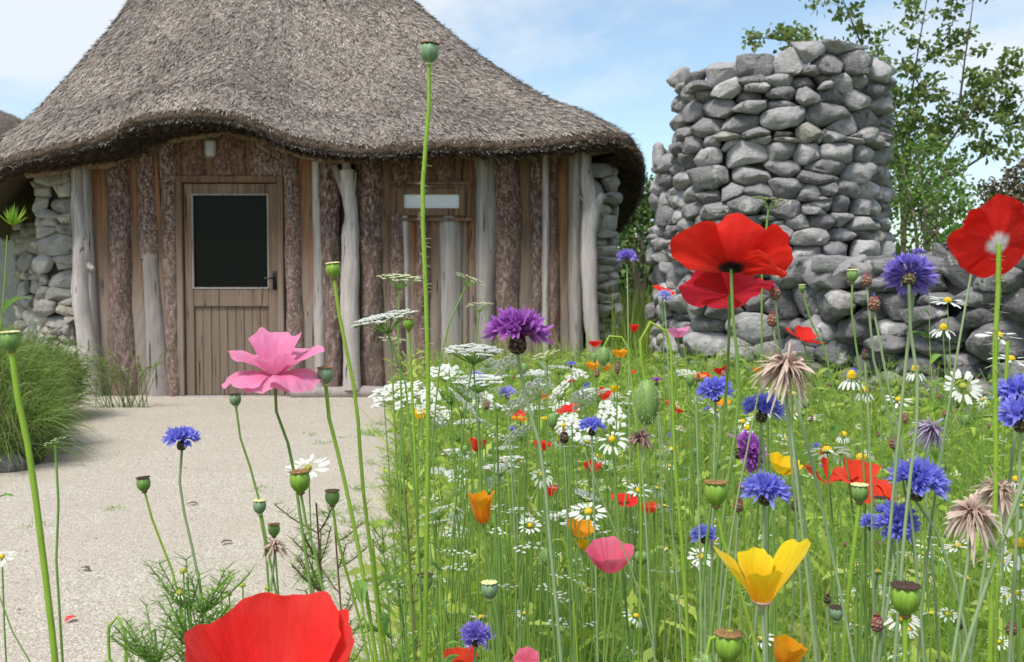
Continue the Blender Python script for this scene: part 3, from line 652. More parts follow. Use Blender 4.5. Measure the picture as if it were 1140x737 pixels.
# door sill and the timber sill at the foot of the slabs
mb = MB(); fbox(196, 440, 322, 447, .13, -.05, '', '', None, .01, mb, False); mb.build('door_sill', M['grey_wood'], hut, smooth=False)
mb = MB(); a = FP(322, 425, .1); b = FP(690, 425, .1); n = 40
sill = np.array([FP(x, 425, .11) for x in np.linspace(324, 688, n)]); sill[:, 2] = 0.035; tube(mb, sill, .062 * (1 + .08 * np.sin(np.arange(n))), 10, wob=.03); mb.build('sill_log', M['grey_wood'], hut)
# window
mb = MB(); Yw = P(480, 368, fac_D(480))[1]
def wbox(x0, y0, x1, y1, near, far, mb, bev=.004):
    D = fac_D(480); A = P(x0, y1, D); B = P(x1, y0, D); box(mb, (A[0], Yw - near, A[2]), (B[0], Yw - far, B[2]), bev=bev)
for q in ((438, 207, 446, 244), (518, 207, 525, 244), (446.2, 207, 517.8, 211), (446.2, 240, 517.8, 244)): wbox(*q, .05, -.03, mb)
wf = mb.build('window_frame', M['brown_wood'], hut, smooth=False)
mb = MB()
for q in ((444, 211, 451, 241), (512, 210.5, 519, 241), (451.2, 211, 511.8, 217.5), (451.2, 233, 511.8, 241)): wbox(*q, .085, .03, mb)
ws = mb.build('sash', M['brown_wood'], wf, smooth=False)
mb = MB(); wbox(451, 217, 512, 233.5, .055, .045, mb, 0); mb.build('window_pane', M['sky_reflection'], ws, smooth=False)
mb = MB(); wbox(434, 243.5, 527, 247, .075, -.02, mb, .004); mb.build('window_sill', M['brown_wood'], wf, smooth=False)
mb = MB(); wbox(436, 203.5, 527, 207, .065, -.02, mb, .004); mb.build('lintel', M['brown_wood'], wf, smooth=False)
# bulkhead lamp over the door
mb = MB(); A = P(227.5, 177, 9.12); B = P(243.5, 150, 9.12); box(mb, (A[0], A[1] - .03, A[2]), (B[0], A[1] + .06, B[2]), bev=.015); lc = mb.build('lamp_case', M['lampcase'], hut, smooth=False)
mb = MB(); A = P(229.5, 174.5, 9.1); B = P(241.5, 156, 9.1); box(mb, (A[0], A[1] - .055, A[2]), (B[0], A[1] - .0, B[2]), bev=.02); mb.build('lamp_glass', M['lamp'], lc, smooth=False)
# stone piers at both ends of the front, and the curved stone wall behind
def stone_run(name, pts, height, size, seed, depth=.07, asp=1.6, core_y=.08):
    sf, ln = line_surf(pts); mb = MB(); cells = stone_cells(ln, height, size, asp, False, seed, vtop=lambda u: height)
    dry_stone(mb, cells, sf, depth, seed + 1, .018, .8); o = mb.build(name, M['hut_stone'], hut)
    u = np.linspace(0, ln, 24); O, _, _, n_ = sf(u, u * 0); A = O - n_ * .05; mb = MB(); top = np.array([0, 0, height - .05])
    mb.add(np.concatenate([A, A + top]), grid_faces(24, 2)); mb.build('joint_fill', M['joint'], o, smooth=False); return o
a = P(45, 368, 9.5)[:2]; b = P(84, 368, 9.36)[:2]; a2 = P(60, 368, 10.6)[:2]
stone_run('stone_pier', [a2, a, b], 2.15, .12, 50, asp=2.2)
a = P(655, 368, 9.55)[:2]; b = P(685, 368, 9.75)[:2]; b2 = P(676, 368, 10.5)[:2]
stone_run('stone_pier', [a, b, b2], 2.17, .11, 60, asp=2.2)
stone_run('side_wall', [(-5.9, 12.0), (-5.55, 11.2), (-5.3, 11.0), (-5.0, 10.75), P(62, 368, 10.7)[:2]], 1.7, .15, 70)
stone_run('side_wall', [P(676, 368, 10.5)[:2], (1.12, 11.4), (1.15, 12.2), (0.85, 13.2)], 2.0, .15, 80)
mb = MB(); cw = np.array([(-5.9, 12), (-6.0, 13.2), (-5.5, 14.6), (-4.4, 15.6), (-2.8, 16), (-1.2, 15.7), (0.0, 14.8), (0.85, 13.2)]); q = catmull(np.c_[cw, 0 * cw[:, 0]], 30)
mb.add(np.concatenate([q, q + [0, 0, 1.8]]), grid_faces(30, 2), (0, 0, .6)); mb.build('back_wall', M['hut_stone'], hut)

# ------------------------------------------------------------------ thatch roof
# eave line: (x, y, z of the lit outer edge) and the inner line where the underside meets the walls
E = []; I_ = []
def addE(px, py, D, ix=None, iy=None, iD=None): E.append(P(px, py, D)); I_.append(P(ix, iy, iD) if ix is not None else None)
front = [(-22, 186, 8.86), (20, 174, 8.71), (62, 164, 8.64), (110, 152, 8.60), (150, 134, 8.56), (195, 127, 8.54), (240, 126, 8.54), (275, 134, 8.56), (310, 149, 8.60), (345, 159, 8.64), (400, 166, 8.70), (450, 163, 8.74), (500, 160, 8.78), (560, 161, 8.84), (610, 158, 8.90), (660, 151, 8.98), (697, 153, 9.11)]
for x, y, D in front: addE(x, y, D)
for x, y, D in [(713, 170, 9.6), (718, 192, 10.1), (713, 218, 10.7), (701, 240, 11.3), (686, 256, 11.9)]: addE(x, y, D)
E += [np.array(q) for q in [(1.05, 13.2, 1.72), (0.55, 14.6, 1.7), (-0.6, 15.9, 1.7), (-2.5, 16.6, 1.7), (-4.5, 16.3, 1.7), (-6.0, 15.0, 1.7), (-6.6, 13.2, 1.7), (-6.3, 11.7, 1.72), (-5.75, 10.5, 1.68), (-5.4, 9.9, 1.76), (-5.1, 9.35, 1.95)]]
E = np.array(E); NE = 320
Ec = catmull(np.vstack([E, E[:1]]), NE + 1)[:-1]
cen = np.array([-2.3, 12.4])
apx = np.array([-2.75, 12.2, 6.1])
ang = np.arctan2(Ec[:, 1] - cen[1], Ec[:, 0] - cen[0])
rgt = np.random.default_rng(31)
def ringnoise(amp, fs, seed):
    r2 = np.random.default_rng(seed); a = np.linspace(0, 2 * np.pi, NE, endpoint=False); s = 0
    for f_ in fs: s = s + np.sin(a * f_ + r2.random() * 6.28) / len(fs)
    return amp * s
out2 = Ec[:, :2] - cen; rad_ = np.linalg.norm(out2, axis=1); dirn = out2 / rad_[:, None]
ridge = np.clip(-dirn[:, 0], 0, 1) * 0.85                   # the top stretches into a short ridge towards the left
apt = apx[None] + np.stack([-ridge, 0 * ridge, 0 * ridge - 0.15 * ridge], 1) + np.c_[dirn * 0.12, 0 * ridge]
rows = []
def ring(inset, dz, w=0.0): 
    p = Ec.copy(); p[:, :2] -= dirn * inset; p[:, 2] += dz; return p
nrm_front = np.zeros(NE); 
# underside: from the walls out to the lip
zin = np.interp(np.clip(Ec[:, 0], -5, 1.2), [-4.4, 1.2], [2.25, 2.25])
isf = (Ec[:, 1] < 9.6) & (Ec[:, 0] > -4.7) & (Ec[:, 0] < 1.15)
pxs = 570 + FPX * Ec[:, 0] / 9.2
inner = ring(0.66, 0.0); inner[:, 2] = np.where(Ec[:, 1] < 12.5, 2.22, 1.75)
for i in range(NE):
    if isf[i]:
        px = 570 + FPX * Ec[i, 0] / (Ec[i, 1]); px = min(max(px, 45), 684)
        q = P(px, float(np.interp(px, bx, by)) - 3, fac_D(px) + 0.02); inner[i] = [Ec[i, 0], q[1], q[2]]
s_ = 5
for _ in range(3): inner = (np.roll(inner, 1, 0) + inner * 2 + np.roll(inner, -1, 0)) / 4
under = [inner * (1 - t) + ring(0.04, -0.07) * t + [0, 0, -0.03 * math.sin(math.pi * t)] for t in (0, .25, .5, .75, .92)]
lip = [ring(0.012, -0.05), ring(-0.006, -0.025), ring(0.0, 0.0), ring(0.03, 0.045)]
for i, l in enumerate(lip): l += np.c_[dirn, 0 * rad_] * (rgt.normal(0, .008, NE))[:, None]; l[:, 2] += rgt.normal(0, .006, NE)
cang = math.atan2(9.1 - cen[1], -4.65 - cen[0]); dd_ = (ang - cang + np.pi) % (2 * np.pi) - np.pi; crease = np.exp(-np.abs(dd_) / 0.22)
top = []; base = ring(0.05, 0.06); NT = 60
for j in range(NT + 1):
    t = (j / NT); h = t
    cxn = 0.38 + 0.12 * np.clip(-dirn[:, 1], 0, 1) - 0.25 * np.clip(-dirn[:, 0], 0, 1)      # concavity by direction
    f_ = (1 - cxn) * h + cxn * h ** 2
    p = base * (1 - t) + apt * t; p[:, 2] = base[:, 2] + (apt[:, 2] - base[:, 2]) * f_
    p[:, 2] += 0.17 * crease * math.sin(math.pi * min(1, t * 1.05)) + 0.05 * (1 - t) * np.sin(math.pi * min(1, t * 6)) + ringnoise(0.02, (5, 9, 14), 3) * math.sin(math.pi * t) + ringnoise(0.012, (31, 47), 3 + j // 6) * math.sin(math.pi * t)
    top.append(p)
roof = MB()
allr = under + lip
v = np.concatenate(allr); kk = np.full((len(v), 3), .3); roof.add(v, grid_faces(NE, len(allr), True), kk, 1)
T = np.array(top); allt = np.concatenate([lip[-1][None], T]); kk = np.full((allt.shape[0] * NE, 3), .25); kk[:, 2] = np.random.default_rng(2).uniform(.1, .45, len(kk))
roof.add(allt.reshape(-1, 3), grid_faces(NE, allt.shape[0], True), kk, 0)
# straw ends over the whole roof
rs = np.random.default_rng(77); NS = 150000
wi = np.linalg.norm(np.diff(T, axis=0), axis=2)[:, :].mean(1)
circ = np.linalg.norm(np.roll(T, -1, 1) - T, axis=2); area = circ[:-1] * np.linalg.norm(np.diff(T, axis=0), axis=2)
back = T[:-1, :, 1] > 13.2; area = np.where(back, area * 0.12, area)
pr = (area / area.sum()).ravel(); ci = rs.choice(len(pr), NS, p=pr); jj, ii = ci // NE, ci % NE
a_, b_ = rs.random(NS)[:, None], rs.random(NS)[:, None]; i2 = (ii + 1) % NE
p00, p01, p10, p11 = T[jj, ii], T[jj, i2], T[jj + 1, ii], T[jj + 1, i2]
pos = (p00 * (1 - a_) + p01 * a_) * (1 - b_) + (p10 * (1 - a_) + p11 * a_) * b_
dn = unit(p00 - p10); sd_ = unit(p01 - p00); nn_ = unit(np.cross(sd_, -dn)); nn_ *= np.sign(nn_[:, 2:3])
d = unit(dn + sd_ * rs.normal(0, .42, (NS, 1)) + nn_ * (0.10 + rs.normal(0, .16, (NS, 1))))
mbx = roof; lenn = 0.045 + 0.07 * rs.random(NS)
blades(mbx, pos - nn_ * 0.004, d, lenn, 0.006 + 0.007 * rs.random(NS), 0.0, 1, side=unit(np.cross(d, nn_)), kz=np.clip(rs.beta(1.6, 1.5, NS), 0, 1), shape=lambda t: 1 - 0.3 * t)
# ragged fringe along the eave
NF = 22000; ii = rs.integers(0, NE, NF); a_ = rs.random(NF)[:, None]; i2 = (ii + 1) % NE; tt_ = rs.random(NF)[:, None]
q0 = lip[1] * .0 + lip[0]; e0 = q0[ii] * (1 - a_) + q0[i2] * a_; q1 = lip[3]; e1 = q1[ii] * (1 - a_) + q1[i2] * a_
pos = e0 * (1 - tt_) + e1 * tt_; od = np.c_[dirn[ii], np.zeros(NF)]
d = unit(od * 0.75 + [0, 0, -0.62] + rs.normal(0, .34, (NF, 3)))
blades(mbx, pos - od * .02, d, 0.025 + 0.03 * rs.random(NF), 0.006 + 0.006 * rs.random(NF), 0.0, 1, kz=rs.beta(1.3, 2.4, NF), shape=lambda t: 1 - 0.3 * t)
# straw hanging from the underside
NU = 26000; ii = rs.integers(0, NE, NU); kq = rs.integers(0, 4, NU); a_ = rs.random(NU)[:, None]; U_ = np.array(under); tt_ = rs.random(NU)[:, None]; i2 = (ii + 1) % NE
pos = (U_[kq, ii] * (1 - tt_) + U_[kq + 1, ii] * tt_) * (1 - a_) + (U_[kq, i2] * (1 - tt_) + U_[kq + 1, i2] * tt_) * a_
od = np.c_[dirn[ii], np.zeros(NU)]; d = unit(od * 1.0 + [0, 0, -0.25] + rs.normal(0, .22, (NU, 3)))
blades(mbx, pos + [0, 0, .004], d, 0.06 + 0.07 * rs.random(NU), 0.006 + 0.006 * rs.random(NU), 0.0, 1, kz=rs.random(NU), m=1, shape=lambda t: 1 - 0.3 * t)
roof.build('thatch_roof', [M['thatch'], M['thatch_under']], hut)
# ------------------------------------------------------------------ vegetation
M['grass'] = m_grass('meadow_grass', [(0, (0.08, 0.13, 0.02)), (0.25, (0.24, 0.35, 0.04)), (0.6, (0.40, 0.56, 0.07)), (0.85, (0.56, 0.68, 0.14)), (1, (0.66, 0.60, 0.32))], transl=0.5, tip=(0.42, 0.50, 0.14))
M['feather'] = m_grass('feathery_leaf', [(0, (0.08, 0.18, 0.025)), (0.5, (0.19, 0.37, 0.05)), (1, (0.32, 0.52, 0.08))])
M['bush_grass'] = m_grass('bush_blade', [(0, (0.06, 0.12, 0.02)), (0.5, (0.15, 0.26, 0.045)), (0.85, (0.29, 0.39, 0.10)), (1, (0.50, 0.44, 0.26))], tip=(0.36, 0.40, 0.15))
M['leaf'] = m_grass('tree_leaf', [(0, (0.07, 0.12, 0.03)), (0.5, (0.17, 0.25, 0.06)), (0.85, (0.28, 0.34, 0.11)), (1, (0.40, 0.32, 0.15))], transl=0.45)
M['leaf_dark'] = m_grass('dense_leaf', [(0, (0.035, 0.08, 0.018)), (0.5, (0.09, 0.18, 0.04)), (1, (0.20, 0.30, 0.08))], transl=0.3)
M['leaf_shrub'] = m_grass('shrub_leaf', [(0, (0.05, 0.11, 0.02)), (0.5, (0.13, 0.25, 0.045)), (1, (0.26, 0.38, 0.09))], transl=0.4)
M['leaf_brown'] = m_grass('brown_leaf', [(0, (0.06, 0.04, 0.03)), (0.5, (0.13, 0.10, 0.055)), (1, (0.22, 0.19, 0.09))], transl=0.25)
M['twig'] = m_plain('twig_bark', (0.16, 0.125, 0.10), 0.9, 0.4, 30)

def in_meadow(n, rg, y0=0.75, y1=9.3, pw=1.0, left=0.0):
    out = []
    while len(out) < n:
        y = y0 + (y1 - y0) * rg.random(4000) ** pw; x = -1.6 + 5.0 * rg.random(4000)
        e = -0.115 * y + 0.05 * np.sin(y * 2.3) + 0.04 * np.sin(y * 5.1 + 1) + 0.02 + left
        e = np.where(y < 1.15, -0.95 - 0 * y, e)
        wx = np.interp(y, [3.8, 4.75, 5.2, 5.75, 6.35, 7.05], [3.1, 2.6, 2.38, 2.15, 1.95, 1.8]) - 0.12      # the wall's face
        ok = (x > e) & (x < np.where(y < 7.1, wx, np.where(y < 9.6, 1.12, 3.4))) & (np.abs(x) < 0.2 + 0.62 * y)
        # keep the ground just under the lens free
        ok &= ~((np.hypot(x, y) < 0.55))
        out.extend(np.stack([x[ok], y[ok]], 1).tolist())
    return np.array(out[:n])
def hmap(y): return np.interp(y, [0.7, 1.2, 2, 4, 6, 9], [0.36, 0.38, 0.41, 0.45, 0.45, 0.42])

rg = np.random.default_rng(101)
mb = MB()
for n, y0, y1, pw, w0 in ((12000, 0.75, 2.4, 0.9, 0.0036), (20000, 1.6, 4.8, 0.8, 0.005), (17000, 4.2, 9.4, 0.9, 0.007)):
    p = in_meadow(n, rg, y0, y1, pw); h = hmap(p[:, 1]) * rg.uniform(0.45, 1.18, n) * (1 + 0.15 * np.sin(p[:, 0] * 5 + p[:, 1] * 3))
    e = -0.115 * p[:, 1]; h *= np.clip(0.45 + (p[:, 0] - e) * 1.6, 0.4, 1.0)      # lower along the path
    az = rg.random(n) * 6.28; ln = rg.uniform(0.03, 1.0, n) ** 1.2; D = np.stack([np.cos(az) * ln, np.sin(az) * ln, np.ones(n)], 1)
    blades(mb, np.c_[p, np.zeros(n)], D, h * 1.15, 1.25 * w0 * rg.uniform(0.5, 1.3, n) * np.where(rg.random(n) < .12, 2.2, 1), rg.uniform(0, 0.6, n), 5, side=np.stack([-np.sin(az + rg.normal(0, .8, n)), np.cos(az), 0 * az], 1), kz=np.clip(rg.beta(1.3, 1.5, n) + .22 * np.sin(p[:, 0] * 7 + np.sin(p[:, 1] * 4)) * np.sin(p[:, 1] * 6), 0, 1), shape=lambda t: (1 - t) ** 0.55)
tag(mb.build('meadow_grass', M['grass']), 'dense bright green grass filling the flower meadow', 'grass', kind='stuff')
# jagged poppy and cornflower leaves lower down
mb = MB(); n = 12000; p = in_meadow(n, rg, 0.8, 7.5, 0.95); a = rg.random(n) * 6.28; h = hmap(p[:, 1]) * rg.uniform(.2, 1.2, n)
blades(mb, np.c_[p, h], np.stack([np.cos(a), np.sin(a), rg.uniform(.1, 1.4, n)], 1), rg.uniform(.05, .13, n), rg.uniform(.012, .03, n), rg.uniform(.1, .8, n), 10, kz=np.clip(rg.beta(2.2, 2, n), 0, 1), shape=lambda t: np.array([.15, .35, .75, .35, 1, .4, .9, .3, .6, .25, 0]), fold=.25)
tag(mb.build('meadow_leaves', M['grass']), 'jagged bright green leaves growing among the meadow grass', 'leaves', kind='stuff')
mb = MB(); n = 2600; p = in_meadow(n, rg, 0.8, 6.5, 0.9); a = rg.random(n) * 6.28; ln = rg.uniform(.4, 1.6, n)
blades(mb, np.c_[p, hmap(p[:, 1]) * rg.uniform(0, .7, n)], np.stack([np.cos(a) * ln, np.sin(a) * ln, np.ones(n)], 1), rg.uniform(.25, .5, n), rg.uniform(.002, .005, n), rg.uniform(0, .5, n), 6, kz=np.clip(rg.beta(2.6, 1.6, n), 0, 1), shape=lambda t: (1 - t) ** .5)
n = 5200; p = in_meadow(n, rg, 0.8, 3.2, 0.9); a = rg.random(n) * 6.28; ln = rg.uniform(.15, .8, n)
blades(mb, np.c_[p, hmap(p[:, 1]) * rg.uniform(0, .65, n)], np.stack([np.cos(a) * ln, np.sin(a) * ln, np.ones(n)], 1), rg.uniform(.15, .34, n), rg.uniform(.004, .0075, n), rg.uniform(.1, .8, n), 8, kz=np.clip(rg.normal(.68, .12, n), 0, .93), shape=lambda t: np.sin(np.pi * np.clip(.12 + t * .88, 0, 1)) ** .6, fold=.25)
tag(mb.build('bent_grass', M['grass']), 'bent and fallen pale grass blades tangled across the meadow', 'grass', kind='stuff')
# fine feathery foliage of mayweed and cornflower between the grass
mb = MB(); n = 5200; p = in_meadow(n, rg, 0.8, 7.0, 1.0)
for i in range(n):
    x, y = p[i]; hh = hmap(y) * rg.uniform(0.6, 1.4) * min(1, max(.45, .45 + (x + .115 * y) * 1.6)); az = rg.random() * 6.28; l = rg.uniform(0, .2); q = 15 if y < 3.5 else 9
    t = np.linspace(0.25, 1, q); st = np.stack([x + math.cos(az) * l * t * hh, y + math.sin(az) * l * t * hh, t * hh], 1)
    B = np.repeat(st, 4, 0); a = rg.random(len(B)) * 6.28; D = np.stack([np.cos(a), np.sin(a), rg.uniform(.3, 1.3, len(B))], 1)
    blades(mb, B, D, rg.uniform(.02, .055, len(B)), 0.0018 if y < 3.5 else 0.0034, rg.uniform(-.1, .3, len(B)), 2, kz=rg.random() * .6 + .4 * rg.random(len(B)))
tag(mb.build('feathery_foliage', M['feather']), 'fine feathery green leaves mixed through the meadow grass', 'foliage', kind='stuff')
# thin upright stems and seed spikes
mb = MB(); n = 1400; p = in_meadow(n, rg, 0.9, 8.8, 0.9); h = hmap(p[:, 1]) * rg.uniform(0.9, 1.65, n) * np.clip(0.5 + (p[:, 0] + .115 * p[:, 1]) * 1.6, 0.5, 1.0); az = rg.random(n) * 6.28; ln = rg.uniform(0, .6, n)
D = np.stack([np.cos(az) * ln, np.sin(az) * ln, np.ones(n)], 1)
blades(mb, np.c_[p, np.zeros(n)], D, h, np.where(p[:, 1] < 3, .0024, .0042), rg.uniform(0, .1, n), 5, side=np.tile([1., 0.1, 0], (n, 1)), kz=rg.uniform(.35, 1, n), shape=lambda t: 1 - .45 * t)
tag(mb.build('meadow_stems', M['grass']), 'thin upright green flower stalks standing above the meadow grass', 'stems', kind='stuff')
# tall greens behind the meadow, in the gap between the hut and the tower
mb = MB(); n = 9000; x = rg.uniform(0.9, 4.2, n); y = rg.uniform(9.3, 12.5, n); az = rg.random(n) * 6.28; ln = rg.uniform(.05, .4, n)
blades(mb, np.stack([x, y, 0 * x], 1), np.stack([np.cos(az) * ln, np.sin(az) * ln, 1 + 0 * x], 1), rg.uniform(.5, 1.25, n), .011, rg.uniform(0, .3, n), 4, kz=rg.beta(2, 3, n), shape=lambda t: (1 - t) ** .55)
tag(mb.build('rough_grass', M['grass']), 'tall rough grass growing in the gap behind hut and tower', 'grass', kind='stuff')

# ------------------------------------------------------------------ grass bush beside the hut's left corner
def bush(name, label, blobs, n, seed, hmul=1.0, group=None, core=True):
    rg = np.random.default_rng(seed); t = thing(name, label, 'bush', (blobs[0][0], blobs[0][1], 0), group); mb = MB()
    for (cx, cy, r, h), frac in blobs_w(blobs):
        k = int(n * frac); a = rg.random(k) * 6.28; q = np.sqrt(rg.random(k)) * r * 0.8; bx_ = cx + q * np.cos(a); by_ = cy + q * np.sin(a)
        zz = h * np.sqrt(np.clip(1 - (q / r) ** 2, 0.05, 1)) * rg.uniform(0.15, 0.86, k)
        el = rg.uniform(0.25, 1.5, k); D = np.stack([np.cos(a) * np.cos(el) * (q / r + .25), np.sin(a) * np.cos(el) * (q / r + .25), np.sin(el) * .9 + .1], 1) + rg.normal(0, .18, (k, 3))
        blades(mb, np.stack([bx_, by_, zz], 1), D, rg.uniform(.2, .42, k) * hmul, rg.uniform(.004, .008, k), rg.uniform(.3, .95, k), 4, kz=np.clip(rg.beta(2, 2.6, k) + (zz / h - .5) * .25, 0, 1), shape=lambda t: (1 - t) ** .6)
    mb.build('foliage', M['bush_grass'], t)
    mb = MB()
    for cx, cy, r, h in blobs:
        for i in range(14):
            a = rg.random() * 6.28; q = rg.random() * r * .6; tube(mb, catmull([(cx + q * .3 * math.cos(a), cy + q * .3 * math.sin(a), 0), (cx + q * .7 * math.cos(a), cy + q * .7 * math.sin(a), h * .3), (cx + q * math.cos(a), cy + q * math.sin(a), h * .6)], 6), np.linspace(.012, .004, 6), 5)
        if core:
            u, v_ = ICO2, ICOF2; mb.add(u * [r * .66, r * .66, h * .62] * (1 + .1 * rg.standard_normal((len(u), 1))) + [cx, cy, h * .1], v_, (0, 0, 0))
    mb.build('stems', M['soil'], t); return t
def blobs_w(b): w = np.array([q[2] ** 2 * q[3] for q in b]); w = w / w.sum(); return list(zip(b, w))
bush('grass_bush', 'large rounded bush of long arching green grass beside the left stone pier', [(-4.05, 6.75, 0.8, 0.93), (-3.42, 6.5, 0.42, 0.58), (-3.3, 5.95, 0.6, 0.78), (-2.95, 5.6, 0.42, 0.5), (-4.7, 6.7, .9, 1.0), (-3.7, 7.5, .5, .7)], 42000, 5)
# wisp of seeding weeds at its right
t = thing('seeding_weed', 'thin straggly weed with pale seeds at the foot of the bark slabs', 'weed', P(140, 440, 8.2) * [1, 1, 0]); mb = MB(); rg = np.random.default_rng(8); mb2 = MB()
for i in range(34):
    a = rg.random() * 6.28; b0 = P(rg.uniform(105, 165), 440, 8.3) * [1, 1, 0]; ln = rg.uniform(.3, .75); e = b0 + [math.cos(a) * ln * .6, math.sin(a) * .15, ln * .75]
    c = catmull([b0, (b0 + e) / 2 + [0, 0, .12], e], 8); tube(mb, c, np.linspace(.0035, .0015, 8), 4, cap=False)
    k = 26; B = c[rg.integers(3, 8, k)]; blades(mb2, B, rg.standard_normal((k, 3)) + [0, 0, .5], .03, .009, .2, 2)
mb.build('stems', M['bush_grass'], t); mb2.build('seeds', M['bush_grass'], t)
# dark rocks under the bush
for i, (px, py, D, w) in enumerate([(12, 520, 5.45, .17), (-60, 515, 5.5, .2)]):
    q = P(px - 14, py, D); pg = np.array([(math.cos(a) * w, math.sin(a) * w * .6) for a in np.linspace(0, 6.28, 8)[:-1]]); mb = MB(); v = stone_geo(pg, .08, np.random.default_rng(i)); mb.add(v + [q[0], q[1], .05], ICOF3, (0, 0, .1))
    tag(mb.build('rock', M['wall_stone']), ['dark rock half hidden under the left edge of the grass bush', 'dark rock at the far left foot of the bush'][i], 'rock')

# ------------------------------------------------------------------ trees
def leafcloud(mb, pts, n_per, spread, size, rg, kzb=0.0):
    pts = np.asarray(pts); n = len(pts) * n_per; c = np.repeat(pts, n_per, 0) + rg.normal(0, spread, (n, 3)) * [1, 1, .8]
    D = unit(rg.standard_normal((n, 3)) + [0, 0, -.2]); blades(mb, c, D, size * rg.uniform(.6, 1.3, n), size * .75 * rg.uniform(.7, 1.2, n), .1, 2, kz=np.clip(rg.beta(2, 2.2, n) + kzb, 0, 1), shape=lambda t: np.sin(np.pi * (t * .8 + .12)) ** .8, fold=.3)
def tree(name, label, base, limbs, leafm, seed, n_per, spread, size, group=None, twign=5, tw=0.5, cat='tree', r0=.06):
    """limbs: list of polylines in world space starting at the base"""
    rg = np.random.default_rng(seed); t = thing(name, label, cat, base, group); mb = MB(); tips = []
    for L_ in limbs:
        c = catmull(L_, 24); tube(mb, c, np.linspace(r0, r0 * .15, 24), 8)
        for j in range(6, 24):
            for _ in range(twign if j > 8 else 2):
                if rg.random() < .45: continue
                d = unit(rg.standard_normal(3) * [1, 1, .55] + [0, 0, .35]); ln = tw * rg.uniform(.35, 1.0) * (1.15 - j / 40)
                e = c[j] + d * ln; mid = (c[j] + e) / 2 + [0, 0, .06]; q = catmull([c[j], mid, e], 7); tube(mb, q, np.linspace(r0 * .14, r0 * .035, 7), 4, cap=False)
                tips += [q[3], q[4], q[5], q[6]]
    mb.build('trunk', M['twig'], t); mb = MB(); leafcloud(mb, tips, n_per, spread, size, rg); mb.build('crown', leafm, t); return t
B0 = P(1005, 320, 13.0) * [1, 1, 0]
T = lambda *q: [B0] + [P(x, y, 13 + (i * .25 if len(q) % 2 else -i * .2)) for i, (x, y) in enumerate(q)]
tree('birch_tree', 'tall sparse leaved tree with open airy branches behind the stone tower', B0,
     [T((1005, 250), (1010, 150), (1020, 70), (1035, -20)), T((1008, 240), (1050, 170), (1085, 120), (1120, 80)), T((1004, 230), (985, 120), (955, 40), (930, -20)), T((1010, 200), (1060, 140), (1075, 60), (1085, -10)),
      T((1004, 200), (960, 90), (890, 50), (830, 40)), T((1012, 230), (1070, 190), (1110, 160), (1140, 110))], M['leaf'], 3, 8, .055, .07, twign=3, tw=.75, r0=.03)
B0 = P(1030, 320, 11.5) * [1, 1, 0]
T = lambda *q: [B0] + [P(x, y, 11.5 + .3 * ((i * 7) % 3 - 1)) for i, (x, y) in enumerate(q)]
tree('dense_shrub', 'dense mid green shrub at the right flank of the tower', B0, [T((1030, 250), (1025, 205), (1020, 165)), T((1035, 260), (1045, 220), (1052, 185)), T((1020, 260), (1010, 210), (1004, 170)), T((1040, 270), (1060, 240), (1078, 222)), T((1030, 280), (1025, 240), (1030, 220))], M['leaf_shrub'], 4, 4, .10, .05, cat='shrub', twign=3, tw=.5, r0=.03)
B0 = P(1125, 320, 12) * [1, 1, 0]
T = lambda *q: [B0] + [P(x, y, 12 + .3 * ((i * 5) % 3 - 1)) for i, (x, y) in enumerate(q)]
tree('brown_shrub', 'reddish brown shrub above the wall at the right edge', B0, [T((1125, 260), (1130, 225), (1138, 190)), T((1115, 265), (1108, 235), (1100, 215)), T((1140, 260), (1155, 220), (1170, 180))], M['leaf_brown'], 5, 6, .08, .05, cat='shrub', twign=4, tw=.4, r0=.025)
B0 = P(712, 320, 14) * [1, 1, 0]
T = lambda *q: [B0] + [P(x, y, 14 + .3 * ((i * 5) % 3 - 1)) for i, (x, y) in enumerate(q)]
tree('leafy_tree', 'green leafy tree filling the gap between hut and tower', B0, [T((712, 270), (708, 235), (700, 205)), T((715, 270), (722, 235), (728, 210)), T((705, 290), (695, 255), (690, 230)), T((720, 290), (740, 255), (750, 225))], M['leaf_dark'], 6, 6, .10, .06, twign=4, tw=.5, r0=.04)
# a second thatched roof far behind on the left
q = P(-42, 320, 21); hx, hy = q[0], q[1]; t = thing('thatched_outbuilding', 'second small thatched roundhouse peeping out behind the left slope of the roof', 'hut', (hx, hy, 0)); mb = MB()
lathe(mb, [(2.0, 0), (2.0, 2.6)], 32); mb.xf(T=(hx, hy, 0)).build('wall', M['hut_stone'], t)
pf = np.array([(1.9, 2.5), (2.45, 2.35), (2.5, 2.5), (2.1, 3.1), (1.75, 3.9), (1.35, 4.45), (.8, 4.72), (.0, 4.8)]); pc = catmull(np.c_[pf, 0 * pf[:, 0]], 40); mb = MB(); lathe(mb, pc[:, :2], 64, kz=.15); rg = np.random.default_rng(3)
n = 14000; i_ = rg.integers(6, 38, n); f = rg.random(n); a = rg.random(n) * 6.28; r_ = pc[i_, 0] * (1 - f) + pc[i_ + 1, 0] * f; z_ = pc[i_, 1] * (1 - f) + pc[i_ + 1, 1] * f
D = np.stack([np.cos(a), np.sin(a), -.3 + 0 * a], 1) + rg.normal(0, .4, (n, 3)); blades(mb, np.stack([r_ * np.cos(a), r_ * np.sin(a), z_], 1), D, .10, .012, 0, 1, kz=rg.beta(1.3, 3.6, n))
mb.xf(T=(hx, hy, 0)).build('thatch_roof', M['thatch'], t)
